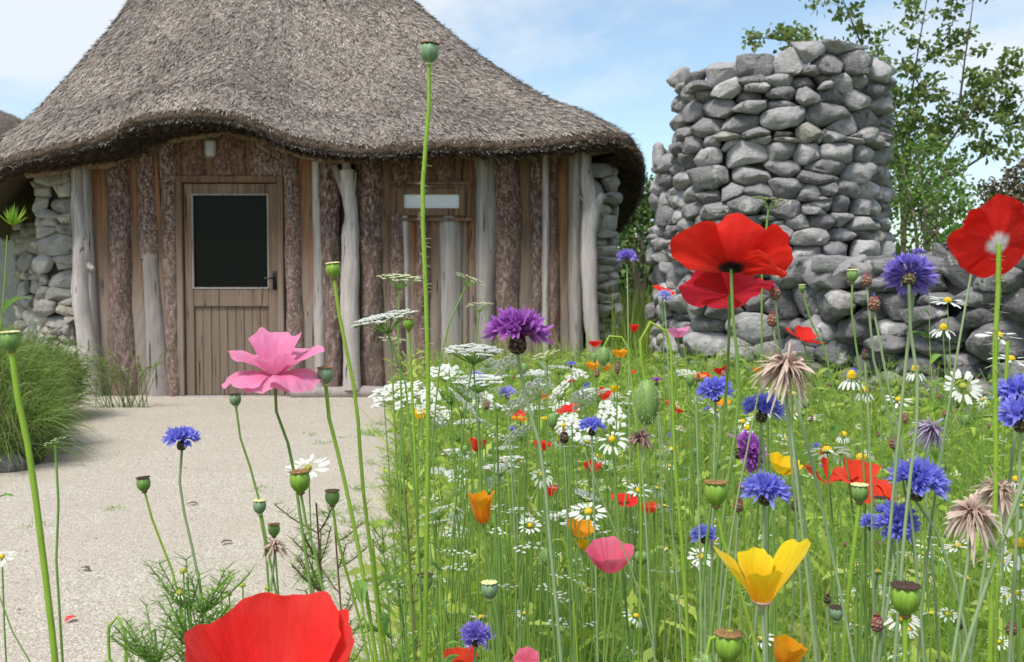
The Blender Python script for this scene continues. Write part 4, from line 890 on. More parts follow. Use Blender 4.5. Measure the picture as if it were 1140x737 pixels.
# hedge along the far field edge
rg = np.random.default_rng(15); t = thing('hedgerow', 'low green hedgerow along the far side of the field', 'hedge', (6, 17, 0)); mb = MB(); n = 26000
x = rg.uniform(-1, 15, n); d_ = rg.uniform(-1, 1, n); top = 1.95 + .25 * np.sin(x * 1.7) + .15 * np.sin(x * 4.3)
z = top * np.sqrt(1 - d_ ** 2 * .8) * rg.random(n) ** .45
blades(mb, np.stack([x, 17 + d_, z], 1), rg.standard_normal((n, 3)), .13, .10, .1, 2, kz=rg.beta(2, 3, n), shape=lambda t: np.sin(np.pi * (t * .8 + .12)), fold=.3)
mb.build('foliage', M['leaf_dark'], t)
mb = MB()
for x in np.arange(-1, 15, .35): tube(mb, catmull([(x, 17, 0), (x + .1, 17.05, .7), (x + rg.normal(0, .15), 17, 1.4)], 6), np.linspace(.03, .01, 6), 5)
mb.build('stems', M['twig'], t)

# low weeds and fallen bits on the gravel
rg = np.random.default_rng(41); mb = MB()
for i in range(46):
    y = rg.uniform(2.2, 8.8); x = edge_x(y) - abs(rg.normal(0, .16)) - .02 if i < 38 else rg.uniform(-3, -1); k = rg.integers(14, 40); a = rg.random(k) * 6.28
    blades(mb, np.stack([x + rg.normal(0, .03, k), y + rg.normal(0, .03, k), 0 * a], 1), np.stack([np.cos(a), np.sin(a), rg.uniform(.3, 1.6, k)], 1), rg.uniform(.03, .11, k) * (1 if i < 38 else .4), .004, rg.uniform(.1, .6, k), 3)
tag(mb.build('path_weeds', M['feather']), 'little green weeds sprouting on the ragged edge of the gravel', 'weeds', kind='stuff')
M['dead_leaf'] = m_plain('dead_leaf', (.12, .075, .045), .8); M['fallen'] = m_plain('fallen_petal', (.62, .05, .05), .7)
for i, (px, py, lab, mt) in enumerate([(209, 562, 'dark dead leaf lying on the gravel beside the blue cornflower stem', 'dead_leaf'), (73, 694, 'small fallen red petal on the gravel at lower left', 'fallen'), (100, 636, 'brown dead leaf on the gravel left of the lone seed head', 'dead_leaf'), (258, 604, 'curled dead leaf on the gravel below the slim seed head', 'dead_leaf')]):
    d = CAM[2] / ((py - 320) / FPX); q = P(px, py, d * .999); mb = MB(); n_ = 7; tt = np.linspace(0, 1, n_); w = .012 * np.sin(np.pi * (tt * .9 + .05)); a = i * 1.3
    ctr = np.stack([.045 * tt * math.cos(a), .045 * tt * math.sin(a), .006 + .006 * np.sin(tt * 3)], 1); sd2 = np.array([-math.sin(a), math.cos(a), 0]); rv = np.stack([ctr - sd2 * w[:, None] + [0, 0, .004], ctr, ctr + sd2 * w[:, None] + [0, 0, .005]], 1); mb.add(rv.reshape(-1, 3) + [q[0], q[1], 0], grid_faces(3, n_)); tag(mb.build('fallen_leaf' if mt == 'dead_leaf' else 'fallen_petal', M[mt]), lab, 'leaf' if mt == 'dead_leaf' else 'petal')
# ------------------------------------------------------------------ flower materials
M['stem'] = m_plain('flower_stem', (0.20, 0.34, 0.075), 0.55, 0.3, 60, transl=0.15)
M['stem_pale'] = m_plain('pale_downy_stem', (0.30, 0.40, 0.20), 0.7, 0.25, 60, transl=0.12)
M['stem_bright'] = m_plain('bright_green_stem', (0.30, 0.47, 0.05), 0.5, 0.2, 60, transl=0.2)
M['stem_brown'] = m_plain('brown_stem', (0.20, 0.11, 0.06), 0.7, 0.3, 60)
M['hair'] = m_plain('stem_bristle', (0.48, 0.55, 0.28), 0.6, 0.1, 10, transl=0.3)
M['leaf_green'] = m_plain('flower_leaf', (0.17, 0.33, 0.06), 0.55, 0.3, 40, transl=0.35)
M['red'] = m_petal('scarlet_petal', (0.75, 0.012, 0.008), (0.88, 0.030, 0.018), (0.02, 0.002, 0.008), (0.15, 0.27), 0.15)
M['red_rose'] = m_petal('rose_red_petal', (0.62, 0.012, 0.03), (0.80, 0.03, 0.06), None, vein=0.35)
M['red_light'] = m_petal('light_scarlet_petal', (0.82, 0.014, 0.010), (0.92, 0.050, 0.040), None, vein=0.22)
M['red_white'] = m_petal('white_hearted_scarlet_petal', (0.85, 0.02, 0.015), (0.86, 0.018, 0.012), (1.0, 0.90, 0.88), (0.22, 0.40), 0.18)
M['pink'] = m_petal('pink_petal', (0.80, 0.17, 0.36), (0.88, 0.33, 0.55), (0.86, 0.62, 0.60), (0.02, 0.14), 0.3)
M['pink_deep'] = m_petal('rose_petal', (0.70, 0.05, 0.11), (0.88, 0.20, 0.32), None, vein=0.4)
M['orange_red'] = m_petal('orange_red_petal', (0.78, 0.035, 0.008), (0.88, 0.075, 0.022), None, vein=0.25)
M['yellow'] = m_petal('yellow_petal', (0.90, 0.36, 0.005), (0.95, 0.72, 0.012), None, vein=0.22)
M['orange'] = m_petal('orange_petal', (0.85, 0.20, 0.004), (0.92, 0.42, 0.008), None, vein=0.3)
M['blue'] = m_petal('cornflower_blue', (0.17, 0.16, 0.72), (0.36, 0.38, 0.98), None, vein=0.35, transl=0.35)
M['violet'] = m_petal('violet_blue_ray', (0.22, 0.14, 0.62), (0.42, 0.34, 0.90), None, vein=0.35, transl=0.35)
M['purple'] = m_petal('purple_ray', (0.34, 0.05, 0.42), (0.62, 0.22, 0.74), None, vein=0.4, transl=0.35)
M['lilac'] = m_petal('lilac_ray', (0.34, 0.33, 0.80), (0.60, 0.60, 0.93), None, transl=0.35)
M['darkray'] = m_petal('dark_inner_ray', (0.06, 0.012, 0.10), (0.20, 0.05, 0.26), None, transl=0.2)
M['dry'] = m_petal('withered_ray', (0.48, 0.26, 0.20), (0.86, 0.74, 0.62), None, vein=0.7, transl=0.25)
M['dry_purple'] = m_petal('withered_purple_ray', (0.24, 0.14, 0.30), (0.66, 0.60, 0.74), None, vein=0.7, transl=0.25)
M['dry_dark'] = m_petal('withered_dark_ray', (0.14, 0.05, 0.055), (0.52, 0.34, 0.30), None, vein=0.7, transl=0.2)
M['white'] = m_petal('white_ray', (0.78, 0.80, 0.70), (0.86, 0.87, 0.84), None, vein=0.08, transl=0.35)
M['cream'] = m_petal('cream_floret', (0.62, 0.70, 0.38), (0.80, 0.83, 0.56), None, vein=0.08, transl=0.3)
M['dome'] = m_plain('yellow_disc', (0.75, 0.50, 0.02), 0.8, 0.35, 500, bstr=1.0)
M['dome_green'] = m_plain('green_disc', (0.40, 0.42, 0.06), 0.8, 0.35, 500, bstr=1.0)
def m_caps(name, c):
    m, nt, lk = newmat(name); k, u, v, r = attr(nt); nz = noise(nt, mapping(nt, k, (16, 2, 1)), 1, 4)
    cc = mix(nt, ramp_f(nt, nz, .3, .75), tuple(x * .75 for x in c), tuple(min(1, x * 1.25) for x in c)); finish(nt, cc, .45, nz, .3, .002, .15, spec=.35); return m
M['caps'] = m_caps('seed_capsule_green', (0.22, 0.36, 0.10)); M['caps_blue'] = m_caps('bloomed_capsule', (0.24, 0.37, 0.21)); M['caps_bright'] = m_caps('bright_capsule', (0.25, 0.42, 0.05))
M['crown'] = m_plain('capsule_crown_brown', (0.26, 0.15, 0.06), .8, .4, 300); M['crown_cream'] = m_plain('capsule_crown_cream', (0.62, 0.60, 0.30), .8, .25, 300); M['crown_dark'] = m_plain('capsule_crown_dark', (0.07, 0.04, 0.03), .8, .4, 300)
def m_invol(name, a_, b_):
    m, nt, lk = newmat(name); k, u, v, r = attr(nt)
    vo = N(nt, 'ShaderNodeTexVoronoi'); vo.inputs['Scale'].default_value = 1.0; lk(mapping(nt, k, (11, 7, 0)), vo.inputs['Vector'])
    c = mix(nt, ramp_f(nt, vo.outputs['Distance'], .25, .6), a_, b_); finish(nt, c, .7, mth(nt, 'SUBTRACT', 1.0, vo.outputs['Distance']), .8, .003); return m
M['invol'] = m_invol('scaly_cup', (0.20, 0.22, 0.09), (0.07, 0.035, 0.022)); M['invol_red'] = m_invol('reddish_scaly_bud', (0.26, 0.27, 0.12), (0.26, 0.07, 0.08)); M['invol_dark'] = m_invol('dark_scaly_cup', (0.16, 0.13, 0.07), (0.04, 0.012, 0.018))

# ------------------------------------------------------------------ flower shapes
def petal(mb, a0, W, prof, R, seed, layer=0, ruffle=0.06, kf=3.2, notch=0.0, nu=25, nv=18, m=0, crump=0.05, narrow=0.0, roundness=0.15):
    """a sector of a bowl of revolution: prof = [(r, z) ...] in units of R"""
    rg = np.random.default_rng(seed); pr = catmull([(r, z, 0) for r, z in prof], 60)
    u = np.linspace(-1, 1, nu); ph = rg.random(8) * 6.28
    vmax = 1 - roundness * np.abs(u) ** 2.6 + 0.03 * np.sin(u * 7 + ph[0]) + 0.008 * np.sin(u * 17 + ph[1]) - notch * np.exp(-(u / .12) ** 2)
    s = np.linspace(0, 1, nv)[:, None] * vmax[None]; t = np.clip(s, 0, 1) * 59; i = np.minimum(t.astype(int), 58); f = t - i
    r = pr[i, 0] * (1 - f) + pr[i + 1, 0] * f; z = pr[i, 1] * (1 - f) + pr[i + 1, 1] * f
    s = np.clip(s, 0, 1); wfac = 1 - narrow * (1 - s) ** 1.2
    a = a0 + u[None] * W / 2 * wfac; ru = s ** 1.7 * ruffle * (np.sin(u * kf + ph[2]) + .55 * np.sin(u * kf * 2.3 + ph[3]) + .12 * np.sin(u * kf * 5.1 + ph[4]))
    cr = crump * s * (np.sin(u * 4 + s * 6 + ph[5]) + .6 * np.sin(u * 9 - s * 9 + ph[6]) + .35 * np.sin(u * 19 + s * 13 + ph[7]))
    r = r + cr * .6 + .012 * layer * s; z = z + ru + cr * .5 + .01 * layer
    v = np.stack([r * np.cos(a), r * np.sin(a), z], -1) * R; k = np.zeros(v.shape); k[..., 0] = (u[None] + 1) / 2; k[..., 1] = s; k[..., 2] = rg.random()
    mb.add(v.reshape(-1, 3), grid_faces(nu, nv), k.reshape(-1, 3), m); return mb
def stamens(R, seed, n=60, m=0, col=None):
    rg = np.random.default_rng(seed); mb = MB(); a = rg.random(n) * 6.28; el = rg.uniform(.5, 1.3, n); D = np.stack([np.cos(a) * np.cos(el), np.sin(a) * np.cos(el), np.sin(el)], 1)
    ln = R * rg.uniform(.2, .34, n); blades(mb, D * [R * .04, R * .04, 0], D, ln, R * .012, 0, 1, shape=lambda t: 1 + 0 * t)
    tips = D * ln[:, None]; v = ICO1 * R * .022; mb.v.append((tips[:, None] + v[None]).reshape(-1, 3)); mb.k.append(np.zeros((n * len(v), 3))); mb.f.append((ICOF1[None] + (np.arange(n) * len(v))[:, None, None]).reshape(-1, 3) + mb.n); mb.m.append(np.zeros(n * len(ICOF1))); mb.n += n * len(v)
    return mb
def capsule_mb(R, ns=24, ribs=9):
    b = MB(); lathe(b, [(R * .28, -.12 * R), (R * .30, 0), (R * .62, .22 * R), (R * .92, .7 * R), (R, 1.2 * R), (R * .95, 1.65 * R), (R * .78, 1.95 * R), (R * .62, 2.02 * R), (.001, 2.04 * R)], ns * 2, 0, mod=lambda th, t: 1 + .022 * np.cos(th * ribs) * np.sin(np.pi * t)); return b
def crown_mb(R, ribs=9, flat=1.0):
    b = MB(); lathe(b, [(.001, 2.16 * R), (R * .35, 2.14 * R), (R * .8, 2.10 * R), (R * 1.02, 2.04 * R), (R * .98, 1.98 * R), (R * .6, 1.99 * R)], 54, 0, mod=lambda th, t: 1 + .09 * np.cos(th * ribs) * (t > .3))
    for i in range(ribs):
        a = 2 * math.pi * i / ribs; tube(b, [(0.1 * R * math.cos(a), .1 * R * math.sin(a), 2.17 * R), (.55 * R * math.cos(a), .55 * R * math.sin(a), 2.15 * R), (.98 * R * math.cos(a), .98 * R * math.sin(a), 2.08 * R)], R * .055, 5)
    return b
def corn_head(R, seed, n=32, lo=0.25, hi=1.45, up=0.0, lobes=6, lobew=.17):
    """a ruff of trumpet florets, each splitting into pointed lobes; angles from the axis"""
    rg = np.random.default_rng(seed); mb = MB(); g = 2.39996
    for i in range(n):
        f = (i + .5) / n; phi = lo + (hi - lo) * f ** .8 + rg.normal(0, .06); a = i * g + rg.normal(0, .15)
        d = np.array([math.sin(phi) * math.cos(a), math.sin(phi) * math.sin(a), math.cos(phi)]); o = d * R * .12 + [0, 0, R * .05]; tl = R * (.34 + .16 * f) * rg.uniform(.85, 1.1); e = o + d * tl
        tube(mb, [o, (o + e) / 2 + [0, 0, .02 * R], e], [R * .016, R * .02, R * .055], 6, cap=False, kz=rg.random())
        x_ = unit(np.cross(d, [0.3, .2, 1.0])); y_ = np.cross(d, x_); k = lobes + rg.integers(-1, 2); b = np.arange(k) * 6.283 / k + rg.random() * 6
        op = rg.uniform(.42, .62); D = d[None] * math.cos(op) + math.sin(op) * (np.cos(b)[:, None] * x_ + np.sin(b)[:, None] * y_); B = e + R * .035 * (np.cos(b)[:, None] * x_ + np.sin(b)[:, None] * y_)
        side = unit(np.cross(D, np.tile(d, (k, 1)))); blades(mb, B, D, R * (.36 + .12 * f) * rg.uniform(.7, 1.2, k), R * lobew * rg.uniform(.7, 1.2, k), rg.uniform(-.25, .4, k), 3, side=side, kz=rg.random(k) , shape=lambda t: np.array([.5, .95, .8, .04]), fold=.35)
    return mb
def dark_centre(R, seed, n=26):
    rg = np.random.default_rng(seed); mb = MB(); a = rg.random(n) * 6.28; phi = rg.uniform(0, .6, n); D = np.stack([np.sin(phi) * np.cos(a), np.sin(phi) * np.sin(a), np.cos(phi)], 1)
    blades(mb, D * R * .1, D, R * rg.uniform(.35, .6, n), R * .05, 0, 2, fold=.4); return mb
def invol_mb(R, h=2.0, ns=20):
    b = MB(); lathe(b, [(R * .25, -h * R), (R * .7, -h * R * .93), (R * .98, -h * R * .7), (R, -h * R * .45), (R * .85, -h * R * .2), (R * .62, 0), (R * .5, .1 * R)], ns, 0, mod=lambda th, t: 1 + .035 * np.cos(th * 8 + t * 22)); return b
def daisy_mb(R, seed, n=15, droop=0.1, W=.26, dome=.30, domeh=.26):
    """material 0 ray, 1 disc, 2 green"""
    rg = np.random.default_rng(seed); mb = MB(); a = np.arange(n) * 6.283 / n + rg.normal(0, .07, n); D = np.stack([np.cos(a), np.sin(a), rg.normal(.08 - droop * .45, .09, n)], 1)
    blades(mb, D * [R * .22] * 3, D, R * (.78 - .2 * min(1, droop)) * rg.uniform(.88, 1.08, n), R * W, np.clip(droop * .6, 0, .7) + rg.normal(0, .06, n), 3, side=np.stack([-np.sin(a), np.cos(a), rg.normal(0, .15, n)], 1), shape=lambda t: np.array([.6, 1, 1, .55]))
    lathe(mb, [(R * dome, -.02 * R), (R * dome * 1.02, R * domeh * .35), (R * dome * .8, R * domeh * .8), (R * dome * .4, R * domeh * 1.05), (.0001, R * domeh * 1.12)], 14, 1)
    lathe(mb, [(R * .06, -.16 * R), (R * .22, -.12 * R), (R * (dome + .02), -.03 * R), (.001, -.02 * R)], 12, 2); return mb
def umbel_mb(R, seed, nray=22, fl=9, fs=.075, dome=.12, lod=0, raylen=.8):
    """material 0 florets, 1 green rays"""
    rg = np.random.default_rng(seed); mb = MB(); C_ = []; 
    for i in range(nray):
        f = math.sqrt((i + .6) / nray); a = i * 2.39996 + rg.normal(0, .1); e = np.array([R * f * math.cos(a), R * f * math.sin(a), R * raylen * .75 - R * dome * f * f + rg.normal(0, .018) * R])
        tube(mb, catmull([(0, 0, 0), e * [.45, .45, .42], e], 5), [R * .02, R * .016, R * .013, R * .011, R * .01], 4, 1, cap=False); C_.append(e)
    C_ = np.array(C_); n = nray * fl; rr = R * .155 * np.sqrt(rg.random(n)); aa = rg.random(n) * 6.28
    c = np.repeat(C_, fl, 0) + np.stack([rr * np.cos(aa), rr * np.sin(aa), rg.uniform(0, .04, n) * R], 1)
    if not lod: 
        q = np.repeat(C_, fl, 0) - [0, 0, .07 * R]; blades(mb, q, c - q, np.linalg.norm(c - q, axis=1), R * .012, 0, 1, m=1, shape=lambda t: 1 + 0 * t)
    k = 5; cc = np.repeat(c, k, 0); b = np.tile(np.arange(k) * 6.283 / k, n) + np.repeat(rg.random(n) * 6, k)
    tl = np.repeat(rg.normal(0, .3, (n, 1)), k, 0); D = np.stack([np.cos(b), np.sin(b), .15 + tl[:, 0] * np.cos(b)], 1)
    blades(mb, cc, D, R * fs, R * fs * .85, 0, 2, side=np.stack([-np.sin(b), np.cos(b), 0 * b], 1), shape=lambda t: np.array([.35, 1, .6])); return mb

def stem_to(head, via=None, vD=None, base=None, axis=(0, 0, 1), n=30):
    """stem curve from the ground to the head; via = pixels the stem passes through"""
    pts = [np.array(head, float)]
    ax = unit(np.array(axis, float)); 
    if via is None: via = []
    for (px, py) in via: pts.append(P(px, py, vD))
    lastp = pts[-1]
    if base is None:
        if len(pts) > 1:
            d = pts[-1] - pts[-2]; sl = d[0] / min(-1e-3, d[2]) if d[2] < 0 else 0; sl = max(-.22, min(.22, sl)); base = np.array([lastp[0] - sl * -1 * -lastp[2] * .6 if False else lastp[0] + (-sl) * lastp[2] * .6, lastp[1] + .02, 0])
        else: base = np.array([lastp[0] + .02, lastp[1] + .03, 0])
    pts.append((lastp * .5 + np.array(base) * .5) + [.004, 0, 0]); pts.append(np.array(base, float))
    return smooth_path(pts[::-1], n)
def hairs(mb, c, n, ln=.0066, w=.0006, seed=0, m=0, z0=.45):
    rg = np.random.default_rng(seed); i = rg.uniform(len(c) * z0, len(c) - 1.2, n); j = i.astype(int); f = (i - j)[:, None]; p = c[j] * (1 - f) + c[j + 1] * f; a = rg.random(n) * 6.28
    blades(mb, p, np.stack([np.cos(a), np.sin(a), rg.normal(0, .25, n)], 1), ln * rg.uniform(.6, 1.2, n), w, 0, 1, m=m, shape=lambda t: 1 - .6 * t)
USED = {}
def plant(name, label, cat, head, via=None, vD=None, axis=(0, 0, 1), r=.0016, mat='stem', bristle=0, group=None, r1=None, n=34):
    c = stem_to(head, via, vD, None, axis, n); z_ = np.linspace(0, 1, len(c)); rw = np.random.default_rng(int(abs(head[0]) * 9999) % 9973); am = .0016 * np.sin(np.pi * z_)
    for f_ in (9, 17, 31): c = c + np.stack([am * np.sin(z_ * f_ + rw.random() * 6.28), am * np.sin(z_ * f_ + rw.random() * 6.28), 0 * z_], 1) * 9 / f_
    base = c[0]; t = thing(name, label, cat, base, group)
    r = r * .82; mb = MB(); tube(mb, c, np.linspace(r * 1.35, r1 or r, len(c)), 8, cap=True)
    s = mb.build('stem', M[mat], t)
    if bristle: h = MB(); hairs(h, c, int(bristle * 1.6), seed=len(USED)); h.build('bristles', M['hair'], s)
    USED[t.name] = 1; return t, c
def put(mb, name, mats, parent, head, axis=(0, 0, 1), smooth=True):
    return mb.xf(rot_to(unit(np.array(axis, float))), head).build(name, mats, parent, smooth)

# ------------------------------------------------------------------ hero poppies
OPEN = [(0, 0), (.18, .02), (.45, .10), (.75, .20), (1, .24)]
CUP2 = [(0, 0), (.2, .03), (.36, .35), (.46, .9), (.62, 1.45)]
OPEN2 = [(0, 0), (.28, .04), (.58, .20), (.84, .42), (1.0, .62)]
FLAT = [(0, 0), (.2, .01), (.5, .05), (.8, .06), (1.02, .0)]
BOWL = [(0, 0), (.28, .05), (.58, .26), (.84, .56), (.98, .86)]
CUP = [(0, 0), (.2, .03), (.42, .25), (.55, .6), (.66, .95)]
DROOP = [(0, .02), (.2, .06), (.5, .07), (.8, -.04), (1, -.2)]
UPR = [(0, 0), (.15, .1), (.34, .36), (.52, .62), (.66, .80)]
def poppy(name, label, px, py, D, R, axis, petals, mat, via, mats2=None, stemr=.0015, bristle=0, stam=None, cat='poppy', smat='stem', tilt_off=0, group=None, nup=25):
    head = P(px, py, D); t, c = plant(name, label, cat, head, via, D, axis, stemr, smat, bristle, group)
    fl = None
    for i, q in enumerate(petals):
        mb = MB(); petal(mb, rad(q[0]), rad(q[1]), q[2], R * (q[5] if len(q) > 5 else 1), 100 + i + int(px), q[3], q[4], nu=nup, **(q[6] if len(q) > 6 else {}))
        o = put(mb, 'petal', M[mat if (mats2 is None or not mats2[i]) else mats2[i]], t, head, axis)
    if stam: put(stamens(R, int(px)), 'stamens', M[stam], t, head, axis)
    return t
# A: the big scarlet one in front of the tower, seen from behind
poppy('poppy', 'large scarlet poppy with dark centre seen from behind, in front of the tower', 814, 300, .75, .0362, (.10, .50, .86),
      [(92, 160, [(0, 0), (.3, .1), (.62, .45), (.85, .85), (.98, 1.15)], 0, .07, 1.0), (4, 120, [(0, 0), (.28, .05), (.6, .24), (.9, .42), (1.15, .40)], 1, .09, 1.1), (180, 120, [(0, 0), (.28, .05), (.6, .2), (.9, .36), (1.15, .42)], 1, .08, 1.08), (265, 130, [(0, 0), (.28, .04), (.55, .2), (.75, .42), (.86, .66)], 2, .07, 1.0), (322, 66, [(0, 0), (.3, .02), (.6, .04), (.9, -.1), (1.15, -.34)], 3, .07, .95)], 'red',
      [(815, 340), (822, 430), (806, 560)], mats2=['red', 'red', 'red', 'pink_deep_red', 'pink_deep_red'] if False else None, stam='crown_dark', nup=41)
# A2: the bloom hanging just beneath and behind it
poppy('poppy', 'rose red poppy half hidden beneath and behind the large scarlet one', 812, 328, .82, .033, (-.05, .62, .70),
      [(100, 100, OPEN, 0, .05, .8), (20, 95, OPEN, 1, .06, .9), (188, 120, OPEN, 1, .07, 1.12), (232, 85, OPEN, 2, .08, 1.0), (308, 75, [(0, 0), (.2, .02), (.5, .0), (.8, -.14), (1.1, -.4)], 2, .08, 1.05)], 'red_rose',
      [(812, 350), (808, 440), (792, 560)], nup=33)
# B: pink ruffled
poppy('poppy', 'big ruffled pink poppy with layered petals in front of the hut door', 306, 420, .82, .0295, (.0, -.06, 1.0),
      [(95, 150, [(0, 0), (.16, .12), (.42, .5), (.66, .95), (.85, 1.22)], 0, .09, 1.0, dict(kf=4)), (160, 140, [(0, 0), (.2, .12), (.55, .36), (.98, .58), (1.28, .66)], 1, .09, 1.0, dict(kf=4)), (22, 145, [(0, 0), (.2, .1), (.55, .34), (1.0, .60), (1.36, .72)], 1, .09, 1.0, dict(kf=4)), (280, 130, [(0, 0), (.2, .12), (.46, .4), (.68, .62), (.84, .74)], 1, .06, .9),
       (200, 130, [(0, .04), (.25, .08), (.7, .1), (1.1, .02), (1.4, -.16)], 3, .08, 1.0, dict(kf=6)), (270, 130, [(0, .04), (.25, .06), (.65, .04), (1.0, -.08), (1.2, -.26)], 4, .08, 1.0, dict(kf=7)), (338, 125, [(0, .04), (.25, .08), (.7, .08), (1.1, -.02), (1.4, -.22)], 5, .08, 1.0, dict(kf=6))], 'pink',
      [(306, 450), (322, 500), (333, 570), (345, 650)], stam='crown_cream', nup=41, smat='stem')
# C: big red at the bottom
poppy('poppy', 'very large bright red poppy bowl at the bottom, nearest the camera', 305, 790, .50, .0400, (.02, -.24, .97),
      [(90, 150, [(0, 0), (.3, .1), (.62, .45), (.84, .86), (.96, 1.12)], 0, .035, 1.0, dict(kf=3)), (10, 110, [(0, 0), (.3, .08), (.66, .38), (.9, .74), (1.0, 1.02)], 1, .04, 1.02), (172, 115, [(0, 0), (.3, .08), (.66, .38), (.9, .74), (1.0, .98)], 1, .04, 1.0), (272, 140, [(0, 0), (.3, .1), (.60, .42), (.80, .74), (.90, .98)], 2, .03, 1.0, dict(kf=3))], 'red_light',
      [(308, 900)], stam='crown_dark', nup=45)
# D: the right red one with a white heart, seen from behind
poppy('poppy', 'huge scarlet poppy with white heart seen from behind, cut by the right edge', 1112, 272, .62, .0272, (-.08, .86, .50),
      [(180, 125, OPEN, 0, .06, 1.0), (62, 140, OPEN, 1, .05, 1.0), (262, 110, OPEN, 2, .05, 1.03), (335, 95, OPEN, 1, .06, 1.0)], 'red_white',
      [(1112, 300), (1107, 400), (1108, 520), (1105, 640)], stemr=.0019, bristle=220, smat='stem_bright', nup=41)
# E: small rose cup low in the meadow
poppy('poppy', 'rose pink cup shaped poppy low in the grass left of the yellow one', 680, 637, 1.1, .0262, (-.05, -.10, .99),
      [(90, 130, [(0, 0), (.3, .06), (.65, .4), (.95, .84), (1.1, 1.1)], 0, .06, 1.0), (5, 105, [(0, 0), (.3, .06), (.65, .36), (.9, .74), (1.05, 1.0)], 1, .05, .98), (178, 110, [(0, 0), (.3, .06), (.65, .36), (.9, .74), (1.05, 1.02)], 1, .05, .98), (268, 115, [(0, 0), (.3, .06), (.6, .36), (.8, .72), (.92, .9)], 2, .04, .95)], 'pink_deep', [(676, 660), (672, 735)], nup=33)
# F..: middle distance reds
poppy('poppy', 'small red poppy in side view against the dark wall stones', 894, 380, 1.55, .030, (.35, -.1, .93), [(80, 120, BOWL, 0, .07, .8), (350, 110, OPEN, 1, .08, 1.05), (175, 110, OPEN, 1, .08, 1.05), (265, 100, OPEN, 2, .09, .95)], 'red', [(900, 400), (912, 440)], nup=25)
poppy('poppy', 'orange red poppy with broad petals right of the mayweed underside', 962, 543, 1.0, .030, (.15, -.1, .95), [(100, 120, BOWL, 0, .06, .9), (350, 110, [(0, 0), (.2, .1), (.5, .3), (.8, .25), (1.1, -.15)], 1, .05, 1.0), (180, 100, OPEN, 1, .06, 1.1), (285, 90, [(0, 0), (.2, .1), (.5, .2), (.8, .0), (1.0, -.3)], 2, .05, .95)], 'orange_red', [(962, 560), (960, 640)], nup=33)
poppy('poppy', 'orange red poppy with upright petal, left one of the touching pair', 922, 536, 1.03, .030, (-.1, -.1, .95), [(95, 85, [(0, 0), (.1, .2), (.2, .6), (.2, .95), (.15, 1.25)], 0, .04, 1.0), (180, 90, BOWL, 1, .06, .75), (300, 120, OPEN, 2, .07, 1.0), (20, 80, OPEN, 1, .07, 1.0)], 'orange_red', [(925, 560), (930, 640)], nup=33)

def smallpop(label, px, py, D, R, mat, shape='bowl', ax=(0, -.1, 1), name='poppy', cat='poppy', group=None):
    rg = np.random.default_rng(int(px * 3 + py)); a = rg.random() * 90; pr = {'bowl': BOWL, 'open': OPEN, 'cup': CUP, 'flat': FLAT, 'up': UPR}[shape]
    head = P(px, py, D) - [0, 0, R * .4]; t, c = plant(name, label, cat, head, [(px + rg.normal(0, 4), py + 40)], D, ax, .0013 if D < 2 else .002, 'stem', 0, group, n=16)
    for i in range(4):
        mb = MB(); petal(mb, rad(a + 90 * i), rad(108), pr, R * rg.uniform(.9, 1.08), int(px) + i, i % 2, .08, nu=15, nv=10); put(mb, 'petal', M[mat], t, head, ax)
    return t
for q in [('orange red poppy cup half hidden behind white umbels left of the meadow', 531, 497, 1.9, .024, 'orange_red', 'cup', (.1, 0, 1)),
          ('small scarlet poppy among stems just right of the white umbel drift', 604, 497, 2.3, .022, 'red', 'bowl'),
          ('small crimson poppy bowl below the lone blue cornflower in the middle', 660, 521, 2.0, .020, 'red', 'bowl'),
          ('dark crimson poppy bud opening low in the middle grass', 614, 548, 1.9, .018, 'red', 'cup'),
          ('flat crimson poppy below the withered dark cornflower head', 698, 553, 1.7, .026, 'red', 'open', (.1, -.25, 1)),
          ('orange red poppy half hidden in grass right of the flat crimson one', 722, 566, 1.8, .020, 'orange_red', 'bowl'),
          ('red poppy nodding beside a lilac cornflower in front of the tower foot', 737, 320, 1.9, .022, 'red', 'open', (.3, -.3, .9)),
          ('tiny red poppy in front of the hut corner stones', 706, 366, 2.6, .018, 'red', 'cup'),
          ('small pink poppy at the foot of the tower', 755, 371, 2.4, .026, 'pink', 'bowl'),
          ('red poppy cup at the bottom edge left of the small cornflower stem', 513, 735, 1.15, .022, 'orange_red', 'bowl'),
          ('small rose red poppy with pale centre at the bottom edge', 587, 728, 1.25, .017, 'pink_deep', 'open', (0, -.5, .85)),
          ('tiny red poppy low in the grass above the rose poppy', 617, 546, 2.1, .014, 'red', 'cup'),
          ('dark red poppy far back near the orange poppies', 662, 383, 4.2, .03, 'red', 'bowl'),
          ('faint rose poppy bud among grass right of the rose poppy', 709, 549, 2.4, .014, 'pink_deep', 'cup')]: smallpop(*q)
# california poppies
poppy('california_poppy', 'large bright yellow california poppy opened like a wide cup', 848, 669, .60, .0195, (-.03, -.12, .99),
      [(100, 115, [(0, 0), (.26, .02), (.38, .4), (.62, .95), (.9, 1.35)], 0, .04, 1.0), (8, 100, [(0, 0), (.26, .02), (.50, .4), (.95, 1.1), (1.4, 1.85)], 1, .035, 1.0, dict(roundness=.3)), (180, 98, [(0, 0), (.26, .02), (.50, .38), (.95, 1.0), (1.42, 1.65)], 1, .03, 1.0, dict(roundness=.3)), (268, 112, [(0, 0), (.26, .02), (.40, .36), (.58, .85), (.74, 1.2)], 2, .04, 1.0)], 'yellow', [(850, 700), (852, 760)], cat='california poppy', nup=37, smat='stem_pale')
h = P(848, 669, .60); mb = MB(); lathe(mb, [(.001, -.006), (.0025, -.003), (.0062, -.0005), (.0065, .0004), (.003, .0006)], 24); mb.xf(T=h).build('rim', m_plain('pale_pink_rim', (.62, .42, .30), .6), bpy.data.objects['california_poppy'])
